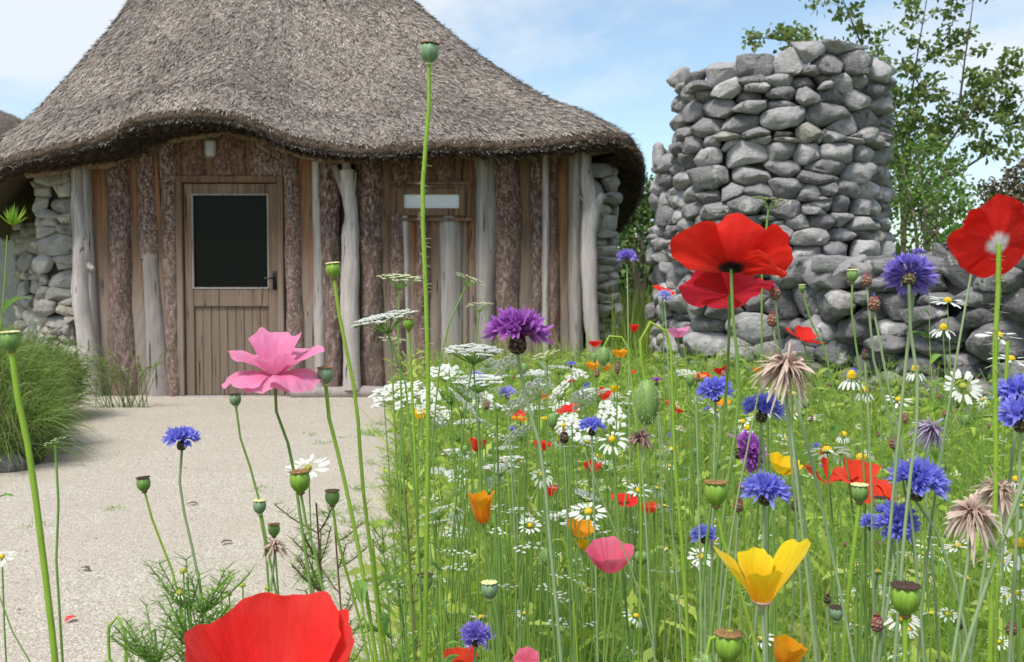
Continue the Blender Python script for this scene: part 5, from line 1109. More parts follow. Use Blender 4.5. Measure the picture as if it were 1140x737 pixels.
poppy('california_poppy', 'narrow closed orange california poppy above the grass in the centre left', 538, 582, 1.0, .0185, (-.08, -.08, 1), [(90, 120, CUP2, 0, .05, 1.1), (0, 120, CUP2, 1, .05, 1.12), (180, 120, CUP2, 1, .05, 1.2), (270, 125, CUP2, 2, .05, 1.05)], 'orange', [(540, 600), (552, 680)], cat='california poppy')
for q in [('golden california poppy with cupped petals right of the purple cornflower', 870, 519, 1.25, .022, 'yellow', 'bowl', (.2, -.3, 1)), ('orange california poppy half open at the bottom edge', 872, 728, .8, .022, 'orange', 'cup', (.3, -.1, 1)),
          ('orange california poppy beside white umbels in the middle of the meadow', 643, 590, 1.6, .024, 'orange', 'bowl', (.3, -.2, 1)), ('small orange california poppy in front of the tower foot', 775, 416, 2.4, .024, 'orange', 'open'),
          ('orange california poppy in the distance above a yellow one', 690, 394, 3.2, .026, 'orange', 'bowl'), ('golden california poppy in the distance below an orange one', 684, 434, 2.6, .02, 'yellow', 'cup'),
          ('orange california poppy low among white umbels on the left', 580, 464, 2.4, .024, 'orange', 'open'), ('yellow california poppy close to the gravel path edge', 467, 462, 2.6, .022, 'yellow', 'bowl'), ('faint orange california poppy far back in the meadow', 660, 408, 3.8, .028, 'orange', 'bowl'),
          ('orange california poppy behind the small red poppies', 635, 470, 2.9, .02, 'orange', 'cup'), ('orange petals of a fading california poppy below the middle one', 648, 607, 1.6, .017, 'yellow', 'cup'), ('small yellow california poppy right of the spent seed head', 608, 464, 2.7, .018, 'yellow', 'open')]: smallpop(*q, name='california_poppy', cat='california poppy')

# ------------------------------------------------------------------ cornflowers
def cornflower(label, px, py, D, R, mat, axis=(0, 0, 1), via=None, lo=.3, hi=1.5, n=32, invol='invol', ih=2.0, group=None, smat='stem_pale', ir=.26, centre=True, lobes=6):
    ax = unit(np.array(axis, float)); head = P(px, py, D) - ax * R * .12; foot = head - ax * R * ir * ih * .95
    via = via or [(px + 3, py + 60)]
    c = stem_to(foot, via, D, None, axis); t = thing('cornflower', label, 'cornflower', c[0], group); mb = MB(); tube(mb, c, np.linspace(.0019, .0012, len(c)), 7); mb.build('stem', M[smat], t)
    put(corn_head(R, int(px * 7 + py), n, lo, hi, lobes=lobes), 'ray_florets', M[mat], t, head, ax); put(invol_mb(R * ir, ih), 'scaly_cup', M[invol], t, head, ax)
    if centre: put(dark_centre(R, int(px)), 'disc_florets', M['darkray'], t, head, ax)
    return t
cornflower('large purple cornflower with dark scaly cup in front of the bark slabs', 577, 368, .70, .0235, 'purple', (.05, .1, 1), [(577, 410), (600, 490), (612, 600)], .45, 1.62, 44, 'invol_dark', 2.2, ir=.27, lobes=7)
for q in [('deep blue cornflower standing alone above the gravel path', 202, 488, .92, .0175, 'blue', (-.03, 0, 1), [(200, 540), (212, 600), (222, 650)], .4, 1.6, 32, 'invol'),
          ('blue cornflower right of the withered beige head, upper of the two', 797, 434, .95, .0185, 'blue', (0, -.1, 1), [(796, 480), (793, 600)], .3, 1.65, 34),
          ('blue cornflower below the big withered beige head', 849, 455, .85, .0190, 'blue', (.1, -.1, 1), [(850, 500), (852, 600)], .3, 1.6, 36),
          ('blue cornflower spreading flat directly under the purple magenta one', 853, 545, .80, .0205, 'blue', (.1, -.1, 1), [(850, 600), (846, 640)], .3, 1.65, 40),
          ('largest blue cornflower, bushy, right of the orange red poppies', 1022, 536, .78, .0245, 'blue', (.1, -.1, 1), [(1030, 570), (1060, 640), (1080, 730)], .2, 1.6, 46),
          ('blue cornflower facing the camera below the largest one', 997, 581, .80, .0195, 'blue', (.0, -.75, .6), [(995, 620), (985, 690)], .2, 1.5, 40),
          ('small blue cornflower half hidden left of the one facing the camera', 968, 582, .95, .012, 'blue', (-.3, -.1, 1), [(972, 640)], .2, 1.4, 22),
          ('violet blue cornflower seen from behind in front of the field wall', 1012, 305, .72, .0195, 'violet', (.25, .65, .55), [(1012, 350), (1022, 430), (1010, 560)], .5, 1.75, 40),
          ('magenta purple cornflower hanging sideways left of the golden poppy', 833, 503, .95, .0215, 'purple', (.75, -.35, .2), [(812, 520), (806, 600)], .15, 1.6, 52),
          ('half hidden blue cornflower left above the yellow poppy', 783, 595, .95, .014, 'blue', (-.2, -.1, 1), [(785, 640)], .3, 1.6, 26),
          ('lone blue cornflower with dark cup in the middle of the meadow', 659, 475, 1.2, .0175, 'blue', (0, 0, 1), [(660, 520)], .3, 1.5, 28, 'invol_dark'),
          ('violet blue cornflower low at the bottom beside a grey green capsule', 530, 708, 1.0, .0185, 'violet', (.05, -.35, 1), [(528, 735)], .2, 1.5, 36),
          ('blue cornflower at the right edge, upper one of two', 1131, 437, .75, .0185, 'blue', (-.2, -.1, 1), [(1128, 500)], .3, 1.6, 34),
          ('blue cornflower at the right edge, lower one of two', 1136, 463, .72, .0190, 'blue', (-.1, -.1, 1), [(1135, 520)], .3, 1.6, 34),
          ('violet cornflower in front of the gap between hut and tower', 698, 286, 1.7, .019, 'violet', (0, 0, 1), [(699, 340), (700, 420)], .3, 1.6, 28),
          ('lilac cornflower in the upper part of the white umbel drift', 530, 420, 1.9, .018, 'lilac', (.1, -.3, 1), None, .2, 1.5, 24),
          ('pale lilac cornflower just below the large purple one', 565, 437, 1.6, .016, 'lilac', (0, -.1, 1), None, .3, 1.6, 24),
          ('tiny bright blue cornflower right of the large purple one', 636, 406, 1.9, .010, 'blue', (0, 0, 1), None, .3, 1.4, 16),
          ('dark purple cornflower bud opening beside the hairy poppy bud', 731, 425, 1.7, .011, 'purple', (0, 0, 1), None, .1, 1.0, 16, 'invol_dark'),
          ('lilac cornflower beside the nodding red poppy at the tower foot', 740, 329, 1.85, .015, 'lilac', (0, -.5, .8), None, .3, 1.5, 20),
          ('dark blue cornflower bud low among the white umbels', 570, 480, 2.2, .012, 'violet', (0, 0, 1), None, .1, .9, 12),
          ('small violet tuft on a bud above the violet blue cornflower', 1022, 283, .74, .006, 'violet', (.1, 0, 1), [(1020, 300)], .1, 1.0, 14, 'invol_red')]: cornflower(*q)

# buds
def bud(label, px, py, D, R, mat='invol_red', via=None, tuft='pink_deep', group=None):
    head = P(px, py, D) - [0, 0, 0]; t, c = plant('cornflower_bud', label, 'flower bud', head - [0, 0, R * 1.2], via or [(px + 2, py + 50)], D, (0, 0, 1), .0012, 'stem_pale', 0, group, n=18)
    put(invol_mb(R, 2.4, 16).xf(T=(0, 0, R * 1.1)), 'scaly_cup', M[mat], t, head); put(dark_centre(R * 1.7, int(px), 18).xf(T=(0, 0, R * .9)), 'petal_tips', M[tuft], t, head); return t
for q in [('reddish cornflower bud left of the violet blue cornflower, upper one', 965, 312, .8, .0040, 'invol_red', [(968, 380), (985, 440)]), ('reddish cornflower bud with violet tip below its neighbour', 973, 338, .78, .0048, 'invol_red', [(978, 390), (1000, 470), (1010, 540)], 'violet'),
          ('pink tipped cornflower bud just right of the big scarlet poppy', 863, 326, .8, .0044, 'invol_red', [(866, 370), (872, 420)], 'violet'), ('brownish cornflower bud on a stem right of the scarlet poppy', 860, 356, .85, .0045, 'invol_red', [(868, 400), (880, 470)]),
          ('reddish bud below the half hidden blue cornflower', 822, 563, .85, .0042, 'invol_red', [(820, 610), (812, 700)]), ('reddish bud right of the flat blue cornflower', 886, 563, .9, .0042, 'invol_red', [(884, 620)]),
          ('reddish bud with pink tip above the red and blue flowers', 995, 493, .9, .0042, 'invol_red', None), ('downy grey red bud near the bottom right', 976, 694, .75, .0048, 'invol_red', [(972, 735)]), ('dark bud left of the lone blue cornflower', 628, 487, 1.4, .0065, 'invol_dark', None),
          ('green pointed bud beside the right edge stems', 963, 396, .85, .0030, 'invol', [(965, 440)]), ('small pale bud near the yellow poppy at right', 921, 667, .8, .003, 'invol', None), ('small round bud low at the right edge', 1126, 700, .8, .0042, 'invol_red', None), ('pale bud in the lower right tangle', 1068, 694, .8, .0036, 'invol', None)]: bud(*q)

# withered heads
def withered(label, px, py, D, R, mat, axis=(0, 0, 1), via=None, n=46, hi=2.3, group=None):
    ax = unit(np.array(axis, float)); head = P(px, py, D); rg = np.random.default_rng(int(px))
    n = int(n * 1.8); t, c = plant('withered_cornflower', label, 'withered flower', head - ax * R * .5, via or [(px, py + 60)], D, axis, .0013, 'stem_pale'); mb = MB()
    a = np.arange(n) * 2.39996 + rg.normal(0, .2, n); phi = .3 + (hi - .3) * ((np.arange(n) + .5) / n) ** .7 + rg.normal(0, .15, n); D_ = np.stack([np.sin(phi) * np.cos(a), np.sin(phi) * np.sin(a), np.cos(phi)], 1)
    blades(mb, D_ * R * .22, D_, R * rg.uniform(.5, .95, n), R * rg.uniform(.07, .19, n), rg.uniform(.1, 1.2, n), 5, kz=rg.random(n), shape=lambda t: np.array([.4, .7, 1, .9, .7, .15]), fold=.9)
    blades(mb, D_ * R * .2, unit(D_ + rg.normal(0, .35, (n, 3))), R * rg.uniform(.4, .9, n), R * .06, rg.uniform(.2, 1.1, n), 4, kz=rg.random(n))
    b = invol_mb(R * .26, 2.2); b.xf(T=(0, 0, R * .12)); put(mb, 'dry_rays', M[mat], t, head, ax); put(b, 'scaly_cup', M['invol_dark'], t, head, ax); return t
for q in [('large withered beige cornflower head hanging before the field wall', 876, 408, .68, .0215, 'dry', (.1, -.35, .9), [(880, 470), (890, 560), (900, 640)], 60),
          ('brownish pink withered cornflower head, left one of the pair at right', 1082, 572, .62, .0185, 'dry', (-.1, -.2, 1), [(1075, 640), (1062, 720)], 56), ('tan withered cornflower head behind its twin near the right edge', 1110, 546, .68, .018, 'dry', (.35, .1, .9), [(1098, 620), (1085, 700)], 50),
          ('withered violet cornflower head above the large blue one', 1036, 478, .85, .0165, 'dry_purple', (.2, -.3, .6), [(1030, 540), (1040, 640)], 46), ('dark shrivelled cornflower head right of the hairy nodding bud', 713, 486, 1.05, .0150, 'dry_dark', (0, -.3, 1), [(718, 560)], 40),
          ('small pinkish white withered head above the bottom red poppy', 306, 607, .85, .0125, 'dry', (0, -.2, 1), [(303, 640), (300, 700)], 40), ('spent brown seed head low right of the orange poppy', 792, 596, 1.4, .012, 'dry_dark', (.4, -.1, .8), None, 30)]: withered(*q)

# ------------------------------------------------------------------ seed capsules
def capsule(label, px, py, D, R, cm='caps', km='crown', via=None, axis=(0, 0, 1), bristle=0, smat='stem', r=.0014, group=None, name='poppy_seed_head', ribs=10):
    """(px, py) is the middle of the capsule"""
    ax = unit(np.array(axis, float)); head = P(px, py, D) - ax * R * 1.05
    t, c = plant(name, label, 'poppy seed head', head, via or [(px + 2, py + 60)], D, axis, r, smat, bristle, group)
    put(capsule_mb(R, 16), 'seed_capsule', M[cm], t, head, ax); put(crown_mb(R, ribs), 'crown', M[km], t, head, ax)
    mb = MB(); lathe(mb, [(R * .2, -.3 * R), (R * .42, -.16 * R), (R * .44, -.06 * R), (R * .25, .03 * R)], 16); put(mb, 'collar', M['crown_cream' if cm == 'caps_blue' else 'crown'], t, head, ax); return t
for q in [('tallest poppy seed head on a long bristly stem reaching above the roof eave', 478, 59, .90, .0085, 'caps_blue', 'crown', [(478, 110), (471, 200), (473, 330), (475, 450), (474, 600)], (.05, 0, 1), 320, 'stem_bright', .0023),
          ('green seed head in front of the bleached post right of the door', 371, 301, .85, .0062, 'caps_bright', 'crown_cream', [(376, 340), (395, 440), (402, 540), (415, 640)], (-.1, 0, 1), 110, 'stem_bright', .0018),
          ('seed head with pale domed crown at the left edge above the bush', 12, 380, .62, .0058, 'caps', 'crown_cream', [(16, 420), (32, 500), (50, 640), (60, 735)], (-.05, 0, 1), 0, 'stem_bright', .0024),
          ('round seed head with orange crown touching the pink poppy at right', 362, 418, .82, .0066, 'caps_blue', 'crown', [(364, 450), (380, 520), (396, 600), (410, 690)], (-.06, 0, 1), 80, 'stem_bright', .0019),
          ('slim seed head just below the left side of the pink poppy', 262, 445, .85, .0050, 'caps_blue', 'crown_dark', [(266, 480), (285, 540), (296, 600)], (-.08, 0, 1), 0, 'stem', .0012),
          ('seed head alone on the gravel left of the deep blue cornflower', 160, 539, .90, .0062, 'caps', 'crown_dark', [(170, 580), (192, 636), (205, 690)], (-.1, 0, 1), 0, 'stem_bright', .0013),
          ('plump green seed head beside the white daisy near the path', 334, 536, .80, .0082, 'caps_bright', 'crown', [(338, 570), (352, 620), (362, 670)], (-.05, 0, 1), 0, 'stem', .0013),
          ('small grey green seed head above the withered white one', 289, 564, .85, .0056, 'caps_blue', 'crown_cream', [(293, 590), (300, 660)], (0, 0, 1), 0, 'stem', .0012), ('tiny seed head directly on top of the withered white head', 305, 590, .87, .0052, 'caps', 'crown', [(308, 640), (312, 700)], (0, 0, 1), 0, 'stem', .0011),
          ('seed head with ribbed brown crown right of the plump green one', 370, 554, .85, .0062, 'caps', 'crown', [(374, 590), (392, 660)], (0, 0, 1), 0, 'stem_bright', .0014), ('blue green seed head with cream crown above the low violet cornflower', 545, 657, .95, .0078, 'caps_blue', 'crown_cream', [(546, 690), (552, 735)], (-.03, 0, 1), 0, 'stem', .0014),
          ('blurred green seed head left of the blue green one', 473, 648, 1.0, .0078, 'caps', 'crown_dark', [(478, 680), (490, 735)], (0, 0, 1), 0, 'stem', .0013), ('large bright seed head left above the yellow poppy', 797, 549, .72, .0082, 'caps_bright', 'crown', [(802, 590), (822, 650), (845, 735)], (0, 0, 1), 100, 'stem_bright', .0017),
          ('seed head with cream domed crown on a bristly stem under the orange red poppies', 957, 549, .78, .0068, 'caps', 'crown_cream', [(953, 590), (944, 660), (938, 735)], (0, 0, 1), 200, 'stem_bright', .0022), ('largest glossy green seed head at lower right with dark crown', 1008, 667, .60, .0086, 'caps_bright', 'crown_dark', [(1008, 700), (1008, 735)], (0, 0, 1), 60, 'stem_bright', .0019),
          ('fat green seed head at the bottom edge left of the orange poppy', 811, 720, .62, .0086, 'caps_bright', 'crown', [(812, 760)], (0, 0, 1), 0, 'stem', .0016), ('little round seed head behind the tall bristly stem beside white umbels', 455, 361, 1.1, .0060, 'caps_bright', 'crown', [(458, 420), (463, 560)], (0, 0, 1), 60, 'stem_bright', .0018),
          ('small seed head in front of the field wall, right of the scarlet poppy', 949, 307, 1.0, .0058, 'caps', 'crown_cream', [(948, 340), (958, 420), (960, 480)], (0, 0, 1), 0, 'stem', .0013), ('tiny seed head on a wavy stem in front of the wall', 893, 321, 1.0, .0036, 'caps', 'crown_cream', [(895, 340), (915, 380), (928, 440)], (0, 0, 1), 0, 'stem', .0011),
          ('dark topped seed head right of the half hidden small cornflower', 980, 560, .9, .0055, 'caps', 'crown_dark', None), ('faint grey seed head low between yellow poppy and bristly stem', 931, 683, .85, .0058, 'caps_blue', 'crown_dark', None)]: capsule(*q)

# ------------------------------------------------------------------ nodding hairy buds
def nodding(label, px, py, D, R, L_, arc, via):
    """(px, py) middle of the hanging bud, arc = pixel list from the bud's top over the bend and down"""
    pts = [P(x, y, D) for x, y in arc]; last = pts[-1]; base = np.array([last[0] + .01, last[1] + .02, 0]); c = smooth_path([base, (base + last) / 2] + pts[::-1], 60)
    t = thing('nodding_bud', label, 'poppy bud', base); mb = MB(); tube(mb, c, np.linspace(.0022, .0013, 60), 8); s = mb.build('stem', M['stem_bright'], t); h = MB(); hairs(h, c, 240, .0035, seed=int(px), z0=.35); h.build('bristles', M['hair'], s)
    q = P(px, py, D); b = MB(); lathe(b, [(.0005, L_), (R * .5, L_ * .85), (R * .92, L_ * .4), (R, 0), (R * .88, -L_ * .45), (R * .5, -L_ * .85), (.0005, -L_)], 24, mod=lambda th, t: 1 + .04 * np.cos(th * 2))
    bo = b.xf(T=q).build('bud', M['caps'], t); h = MB(); rg = np.random.default_rng(2); n = 260; a = rg.random(n) * 6.28; ph = np.arccos(rg.uniform(-1, 1, n)); p = np.stack([R * np.sin(ph) * np.cos(a), R * np.sin(ph) * np.sin(a), L_ * np.cos(ph)], 1)
    blades(h, p + q, unit(p / [R * R, R * R, L_ * L_]) + [0, 0, -.3], .0028, .0004, 0, 1, shape=lambda t: 1 - .6 * t); h.build('bristles', M['hair'], bo)
nodding('big hairy nodding poppy bud hanging from a hooked stem in the meadow centre', 720, 448, .85, .0105, .020, [(718, 424), (714, 400), (714, 375), (724, 359), (738, 362), (745, 380), (748, 430), (752, 520), (762, 640)], None)
nodding('smaller hairy nodding bud on a hooked stem left of the big one', 672, 397, 1.25, .0082, .0125, [(672, 387), (675, 377), (686, 372), (696, 380), (701, 410), (708, 470)], None)
nodding('slender nodding bud stem hooked over the gravel near the bottom left', 122, 745, .8, .004, .008, [(122, 735), (121, 705), (124, 688), (131, 686), (138, 700), (140, 735), (143, 780)], None)
nodding('nodding green bud arching around the fat seed head at the bottom edge', 786, 745, .62, .006, .010, [(786, 735), (788, 715), (797, 705), (815, 703), (828, 708), (832, 730), (834, 780)], None)
nodding('pale hanging bud with pinched neck above the rose poppy', 609, 620, 1.35, .0095, .0130, [(612, 610), (618, 600), (628, 602), (632, 620), (640, 690)], None)

# ------------------------------------------------------------------ daisies
def daisy(label, px, py, D, R, axis=(0, -.2, 1), droop=.1, dome=.30, domeh=.26, mat='white', disc='dome', via=None, n=15, group=None):
    head = P(px, py, D); ax = unit(np.array(axis, float)); t, c = plant('mayweed_daisy', label, 'daisy', head - ax * R * .15, via or [(px + 2, py + 45)], D, axis, .0008 if D < 1.6 else .0013, 'stem', 0, group, n=16)
    mb = daisy_mb(R, int(px + py), n, droop, .26, dome, domeh); put(mb, 'flower_head', [M[mat], M[disc], M['stem']], t, head, ax); return t
for q in [('white daisy seen side on in front of the wall below the right scarlet poppy', 1055, 335, 1.25, .0165, (0, -.25, 1), .1), ('white daisy with tall yellow dome and drooping rays before the wall', 1050, 366, 1.2, .0125, (0, -.2, 1), .75, .36, .5), ('drooping daisy with bright yellow cone left of the similar one', 948, 420, 1.1, .0125, (0, -.1, 1), 1.3, .42, .6),
          ('daisy with yellow cone and folded white rays, right of its twin', 1019, 412, 1.15, .0105, (0, -.1, 1), 1.4, .42, .6), ('small drooping daisy with yellow cone below the first one', 963, 436, 1.1, .009, (0, -.1, 1), 1.3, .45, .6), ('open white daisy with green centre facing the camera', 1072, 430, 1.1, .0150, (0, -.85, .5), .1, .26, .2, 'white', 'dome_green', None, 20),
          ('white daisy crossing the bristly stem near the right edge', 1111, 374, 1.05, .017, (0, -.15, 1), .15), ('white daisy at the right edge below the crossing one', 1125, 400, 1.0, .0145, (.1, -.1, 1), .15), ('flat white daisy low left of the bright leaf at right', 1000, 445, 1.3, .013, (0, -.3, 1), .2),
          ('shaggy white daisy bud beside the plump seed head by the path', 343, 521, .95, .0150, (-.1, -.3, .9), .0, .22, .2, 'white', 'dome_green', None, 24), ('white daisy with yellow centre in the middle above the rose poppy', 655, 570, 1.3, .0185, (0, -.25, 1), .15), ('white daisy behind the glossy seed head at lower right', 1004, 688, .8, .0120, (0, -.3, 1), .4, .32, .3),
          ('white daisy seen from beneath above the orange red poppies', 921, 502, .95, .0165, (0, .35, .9), .2), ('white rayed flower cut by the right edge', 1134, 605, .8, .0155, (-.8, -.3, .5), .2), ('small daisy at the far right edge low', 1130, 660, .85, .009, (0, -.3, 1), .2), ('drooping yellow coned daisy above the golden poppy', 832, 477, 1.3, .009, (0, -.2, 1), .9, .4, .5),
          ('daisy with yellow eye at lower left of the yellow poppy', 780, 620, 1.1, .011, (.1, -.6, 1), .3), ('yellow eyed daisy in the lower right thicket', 994, 660, 1.0, .010, (.3, -.4, 1), .6, .36, .4), ('white star daisy peeping at the left edge over the gravel', 2, 620, .75, .007, (0, -.3, 1), .2), ('small white daisy on the left rim of the lower meadow', 590, 585, 1.5, .013, (0, -.5, 1), .2),
          ('yellow button of a spent daisy in front of the wall foot', 939, 484, 1.4, .009, (0, -.2, 1), 1.5, .6, .5), ('yellow button of a spent daisy touching the orange red poppy', 959, 510, 1.05, .008, (0, -.2, 1), 1.5, .7, .6), ('yellow spent daisy button right of the withered pair', 1131, 534, 1.0, .006, (0, -.2, 1), 1.5, .7, .6)]: daisy(*q)

# ------------------------------------------------------------------ umbels
def umbel(label, px, py, D, R, mat='white', axis=(0, 0, 1), via=None, nray=22, fl=10, group=None, raylen=.8, smat='stem'):
    """(px, py) is the middle of the flat top"""
    ax = unit(np.array(axis, float)); head = P(px, py, D) - ax * R * raylen * .72; t, c = plant('white_umbel', label, 'umbel flower', head, via or [(px + 3, py + 80)], D, axis, .0012, smat, 0, group, n=20)
    put(umbel_mb(R, int(px + py), nray, fl, raylen=raylen), 'flower_head', [M[mat], M['stem']], t, head, ax); return t
for q in [('broad flat white umbel in front of the bleached post', 428, 352, .95, .030, 'white', (-.18, -.12, 1), [(445, 400), (455, 470), (462, 560)], 26, 14), ('cream green umbel above the broad white one', 445, 308, 1.05, .0235, 'cream', (.05, -.15, 1), [(443, 350), (446, 420)], 20, 7), ('small cream umbel edge on at upper right of the tall stem', 523, 309, 1.2, .019, 'cream', (.4, -.1, .95), [(505, 345), (490, 400), (482, 480)], 14, 7),
          ('small cream umbel edge on beside the purple cornflower', 533, 338, 1.3, .019, 'cream', (-.08, -.08, 1), [(530, 380), (520, 440)], 14, 7), ('low cream umbel behind the tall bristly stem', 436, 377, 1.15, .017, 'cream', (.1, -.1, 1), None, 12, 8), ('wide white umbel left below the purple cornflower', 528, 388, 1.25, .036, 'white', (.05, -.10, 1), None, 34, 14),
          ('dense drooping white umbel at the meadow edge by the hut sill', 443, 437, 1.35, .040, 'white', (-.15, -.35, 1), None, 24, 9), ('bright white umbel above the lilac cornflower', 532, 422, 1.6, .040, 'white', (0, -.12, 1), None, 30, 12), ('cream umbel tilted right of the purple cornflower stem', 606, 394, 1.5, .022, 'cream', (-.35, -.1, 1), None, 16, 8), ('yellowish umbel reaching up before the tower stones', 857, 221, .9, .0165, 'cream', (.1, -.05, 1), [(850, 262), (848, 330), (846, 420)], 14, 8),
          ('small white umbel cluster above a poppy bud on the right', 765, 415, 2.2, .03, 'white', (0, -.2, 1), None, 20, 8), ('white umbel among the stems left of the yellow poppy', 480, 455, 1.8, .032, 'white', (.1, -.2, 1), None, 24, 10), ('closed cream umbel leaning over the gravel at the far left', 59, 491, .8, .0085, 'cream', (-.3, -.2, 1), [(66, 530), (62, 600), (66, 680)], 9, 6)]: umbel(*q)
# generic umbels, daisies and flowers deeper in the meadow
def meadow_spot(rg, px0, px1, py0, py1, y0=1.5, y1=6.5, tries=200, left=0.0):
    for _ in range(tries):
        px = rg.uniform(px0, px1); py = rg.uniform(py0, py1); D = rg.uniform(y0, y1); q = P(px, py, D); e = -0.115 * q[1] + left
        wx = float(np.interp(q[1], [3.8, 4.75, 5.2, 5.75, 6.35, 7.05], [3.1, 2.6, 2.38, 2.15, 1.95, 1.8])) - .15
        if e < q[0] < wx and .30 < q[2] < .98: return px, py, D, q
    return None
def proto(name, label, cat, mb, mats, group, stem_len):
    s = MB(); tube(s, catmull([(0, 0, 0), (.01, .004, stem_len * .5), (0, 0, stem_len)], 8), np.linspace(.0018, .0011, 8), 5); t = thing(name, label, cat, (0, 0, 0), group)
    s.build('stem', M['stem'], t); mb.xf(T=(0, 0, stem_len)).build('flower_head', mats, t); KIDS[t.name] = list(t.children); return t
LANDMARKS = [('the large purple cornflower', 577, 368), ('the lone blue cornflower', 659, 475), ('the closed orange california poppy', 538, 565), ('the rose cup poppy', 680, 622), ('the yellow california poppy', 848, 640), ('the hairy nodding bud', 720, 448),
    ('the big scarlet poppy', 812, 310), ('the large beige withered head', 876, 408), ('the largest blue cornflower', 1022, 536), ('the magenta purple cornflower', 833, 503), ('the orange red poppy pair', 942, 535), ('the pair of withered heads', 1090, 565),
    ('the glossy green seed head', 1008, 667), ('the violet low cornflower', 530, 708), ('the flat crimson poppy', 698, 553), ('the tall bristly stem', 474, 430), ('the withered violet head', 1036, 478), ('the golden california poppy', 870, 519), ('the wide white umbel', 528, 388), ('the middle mayweed daisy', 655, 570)]
def place_label(noun, px, py):
    ds = sorted((math.hypot(px - x, py - y), n_, x, y) for n_, x, y in LANDMARKS); d, n_, x, y = ds[0]
    v = 'above' if py < y - 12 else ('below' if py > y + 12 else ''); h_ = 'left' if px < x - 12 else ('right' if px > x + 12 else '')
    w = {('', ''): 'touching', ('above', ''): 'above', ('below', ''): 'below', ('', 'left'): 'left of', ('', 'right'): 'right of'}.get((v, h_), v + ' ' + h_ + ' of')
    return f"{noun} {'just' if d < 38 else 'well'} {w} {n_}".replace('well touching', 'touching').replace('just touching', 'touching')
def scatter(name, label, noun, cat, maker, mats, group, n, rect, seed, stem=.55, nproto=3, y0=1.5, y1=6.5):
    rg = np.random.default_rng(seed); ps = []
    for k in range(nproto):
        t = thing(name, label, cat, (0, 0, 0), group); s = MB(); tube(s, catmull([(.015 * (k - 1), .01, 0), (.012, .004, stem * .5), (0, 0, stem)], 8), np.linspace(.0019, .0011, 8), 5); a = s.build('stem', M['stem'], t); b = maker(k).xf(T=(0, 0, stem)).build('flower_head', mats, t)
        KIDS[t.name] = [a, b]; ps.append(t)
    cnt = 0; used = set()
    for i in range(n):
        r_ = rect[rg.integers(len(rect))]; sp = meadow_spot(rg, *r_, y0=y0, y1=y1)
        if sp is None: continue
        q = sp[3]; k = i % nproto; sc = q[2] / stem
        loc = (q[0], q[1], 0.0)
        if k not in used: o = ps[k]; o.location = loc; used.add(k)
        else:
            o = ps[k].copy(); COL.objects.link(o); o.location = loc
            for ch in KIDS[ps[k].name]: c = ch.copy(); COL.objects.link(c); c.parent = o
        
        if noun: o['label'] = place_label(noun, sp[0], sp[1])
        s1 = rg.uniform(.75, 1.3); o.scale = (s1, s1, sc); o.rotation_euler = (rg.normal(0, .05), rg.normal(0, .05), rg.random() * 6.28); cnt += 1
    for k in range(nproto):
        if k not in used: 
            for ch in KIDS[ps[k].name]: bpy.data.objects.remove(ch)
            bpy.data.objects.remove(ps[k])
    return cnt
tilt = lambda mb, a, b=0: mb.xf(rot_to(unit(np.array([b, -a, 1.]))))
scatter('small_white_umbel', 'small white umbel flower in the drift filling the left half of the meadow', 'small white umbel', 'umbel flower', lambda k: tilt(umbel_mb(.030, 40 + k, 20, 9, .105, lod=1, raylen=.7), .3 * k), [M['white'], M['stem']], 'white umbels in the left half of the meadow', 95, [(460, 620, 420, 560), (470, 720, 440, 600), (480, 680, 405, 470)], 1, nproto=4, y0=1.6, y1=5.5)
scatter('meadow_daisy', 'small white daisy with yellow eye scattered low through the meadow', 'small white daisy', 'daisy', lambda k: tilt(daisy_mb(.0105, 60 + k, 13, .1 + .2 * k), .3 + .2 * k), [M['white'], M['dome'], M['stem']], 'small daisies scattered through the meadow', 130, [(560, 760, 480, 700), (780, 1140, 430, 640), (860, 1140, 600, 735), (620, 900, 440, 560)], 2, nproto=4, y0=1.1, y1=3.6)
scatter('tiny_white_flower', 'tiny white flower cluster between the grass stems in the middle', None, 'white flower', lambda k: tilt(umbel_mb(.012, 80 + k, 6, 3, .16, lod=1, raylen=.8), .2), [M['white'], M['stem']], 'tiny white flower clusters in the middle of the meadow', 240, [(470, 800, 430, 640), (560, 1100, 440, 660), (460, 700, 560, 730)], 3, nproto=3, y0=1.3, y1=4.5)
scatter('green_seed_head', 'small green seed head standing among the distant meadow stems', 'little green seed head', 'poppy seed head', lambda k: capsule_mb(.0085 - .001 * k, 8), [M['caps']], 'green seed heads in the distant meadow', 60, [(480, 800, 400, 560), (600, 1100, 420, 640)], 4, nproto=3, y0=1.5, y1=4.5)
scatter('flower_bud', 'small reddish flower bud among the meadow stems', 'small reddish bud', 'flower bud', lambda k: invol_mb(.0055 - .001 * k, 2.3, 10), [M['invol_red']], 'reddish buds among the meadow stems', 36, [(560, 1130, 400, 640)], 5, nproto=2, y0=1.3, y1=3.5)
scatter('distant_blue_cornflower', 'little blue cornflower deep in the meadow', 'little blue cornflower', 'cornflower', lambda k: tilt(corn_head(.017, 7 + k, 14, .3, 1.5, lobes=4, lobew=.2), .4), [M['blue']], 'little blue cornflowers deep in the meadow', 10, [(620, 1000, 410, 520)], 6, nproto=2, y0=2.5, y1=5)
def pop_head(k):
    b = MB(); 
    for i in range(4): petal(b, rad(90 * i + 20 * k), rad(105), BOWL if k else OPEN, .026, 5 * k + i, i % 2, .08, nu=11, nv=7)
    return b
scatter('distant_red_poppy', 'little red poppy deep in the meadow towards the wall', 'little red poppy', 'poppy', lambda k: tilt(pop_head(k), .3), [M['red']], 'little red poppies deep in the meadow', 12, [(560, 900, 400, 560)], 7, nproto=2, y0=2.4, y1=5)
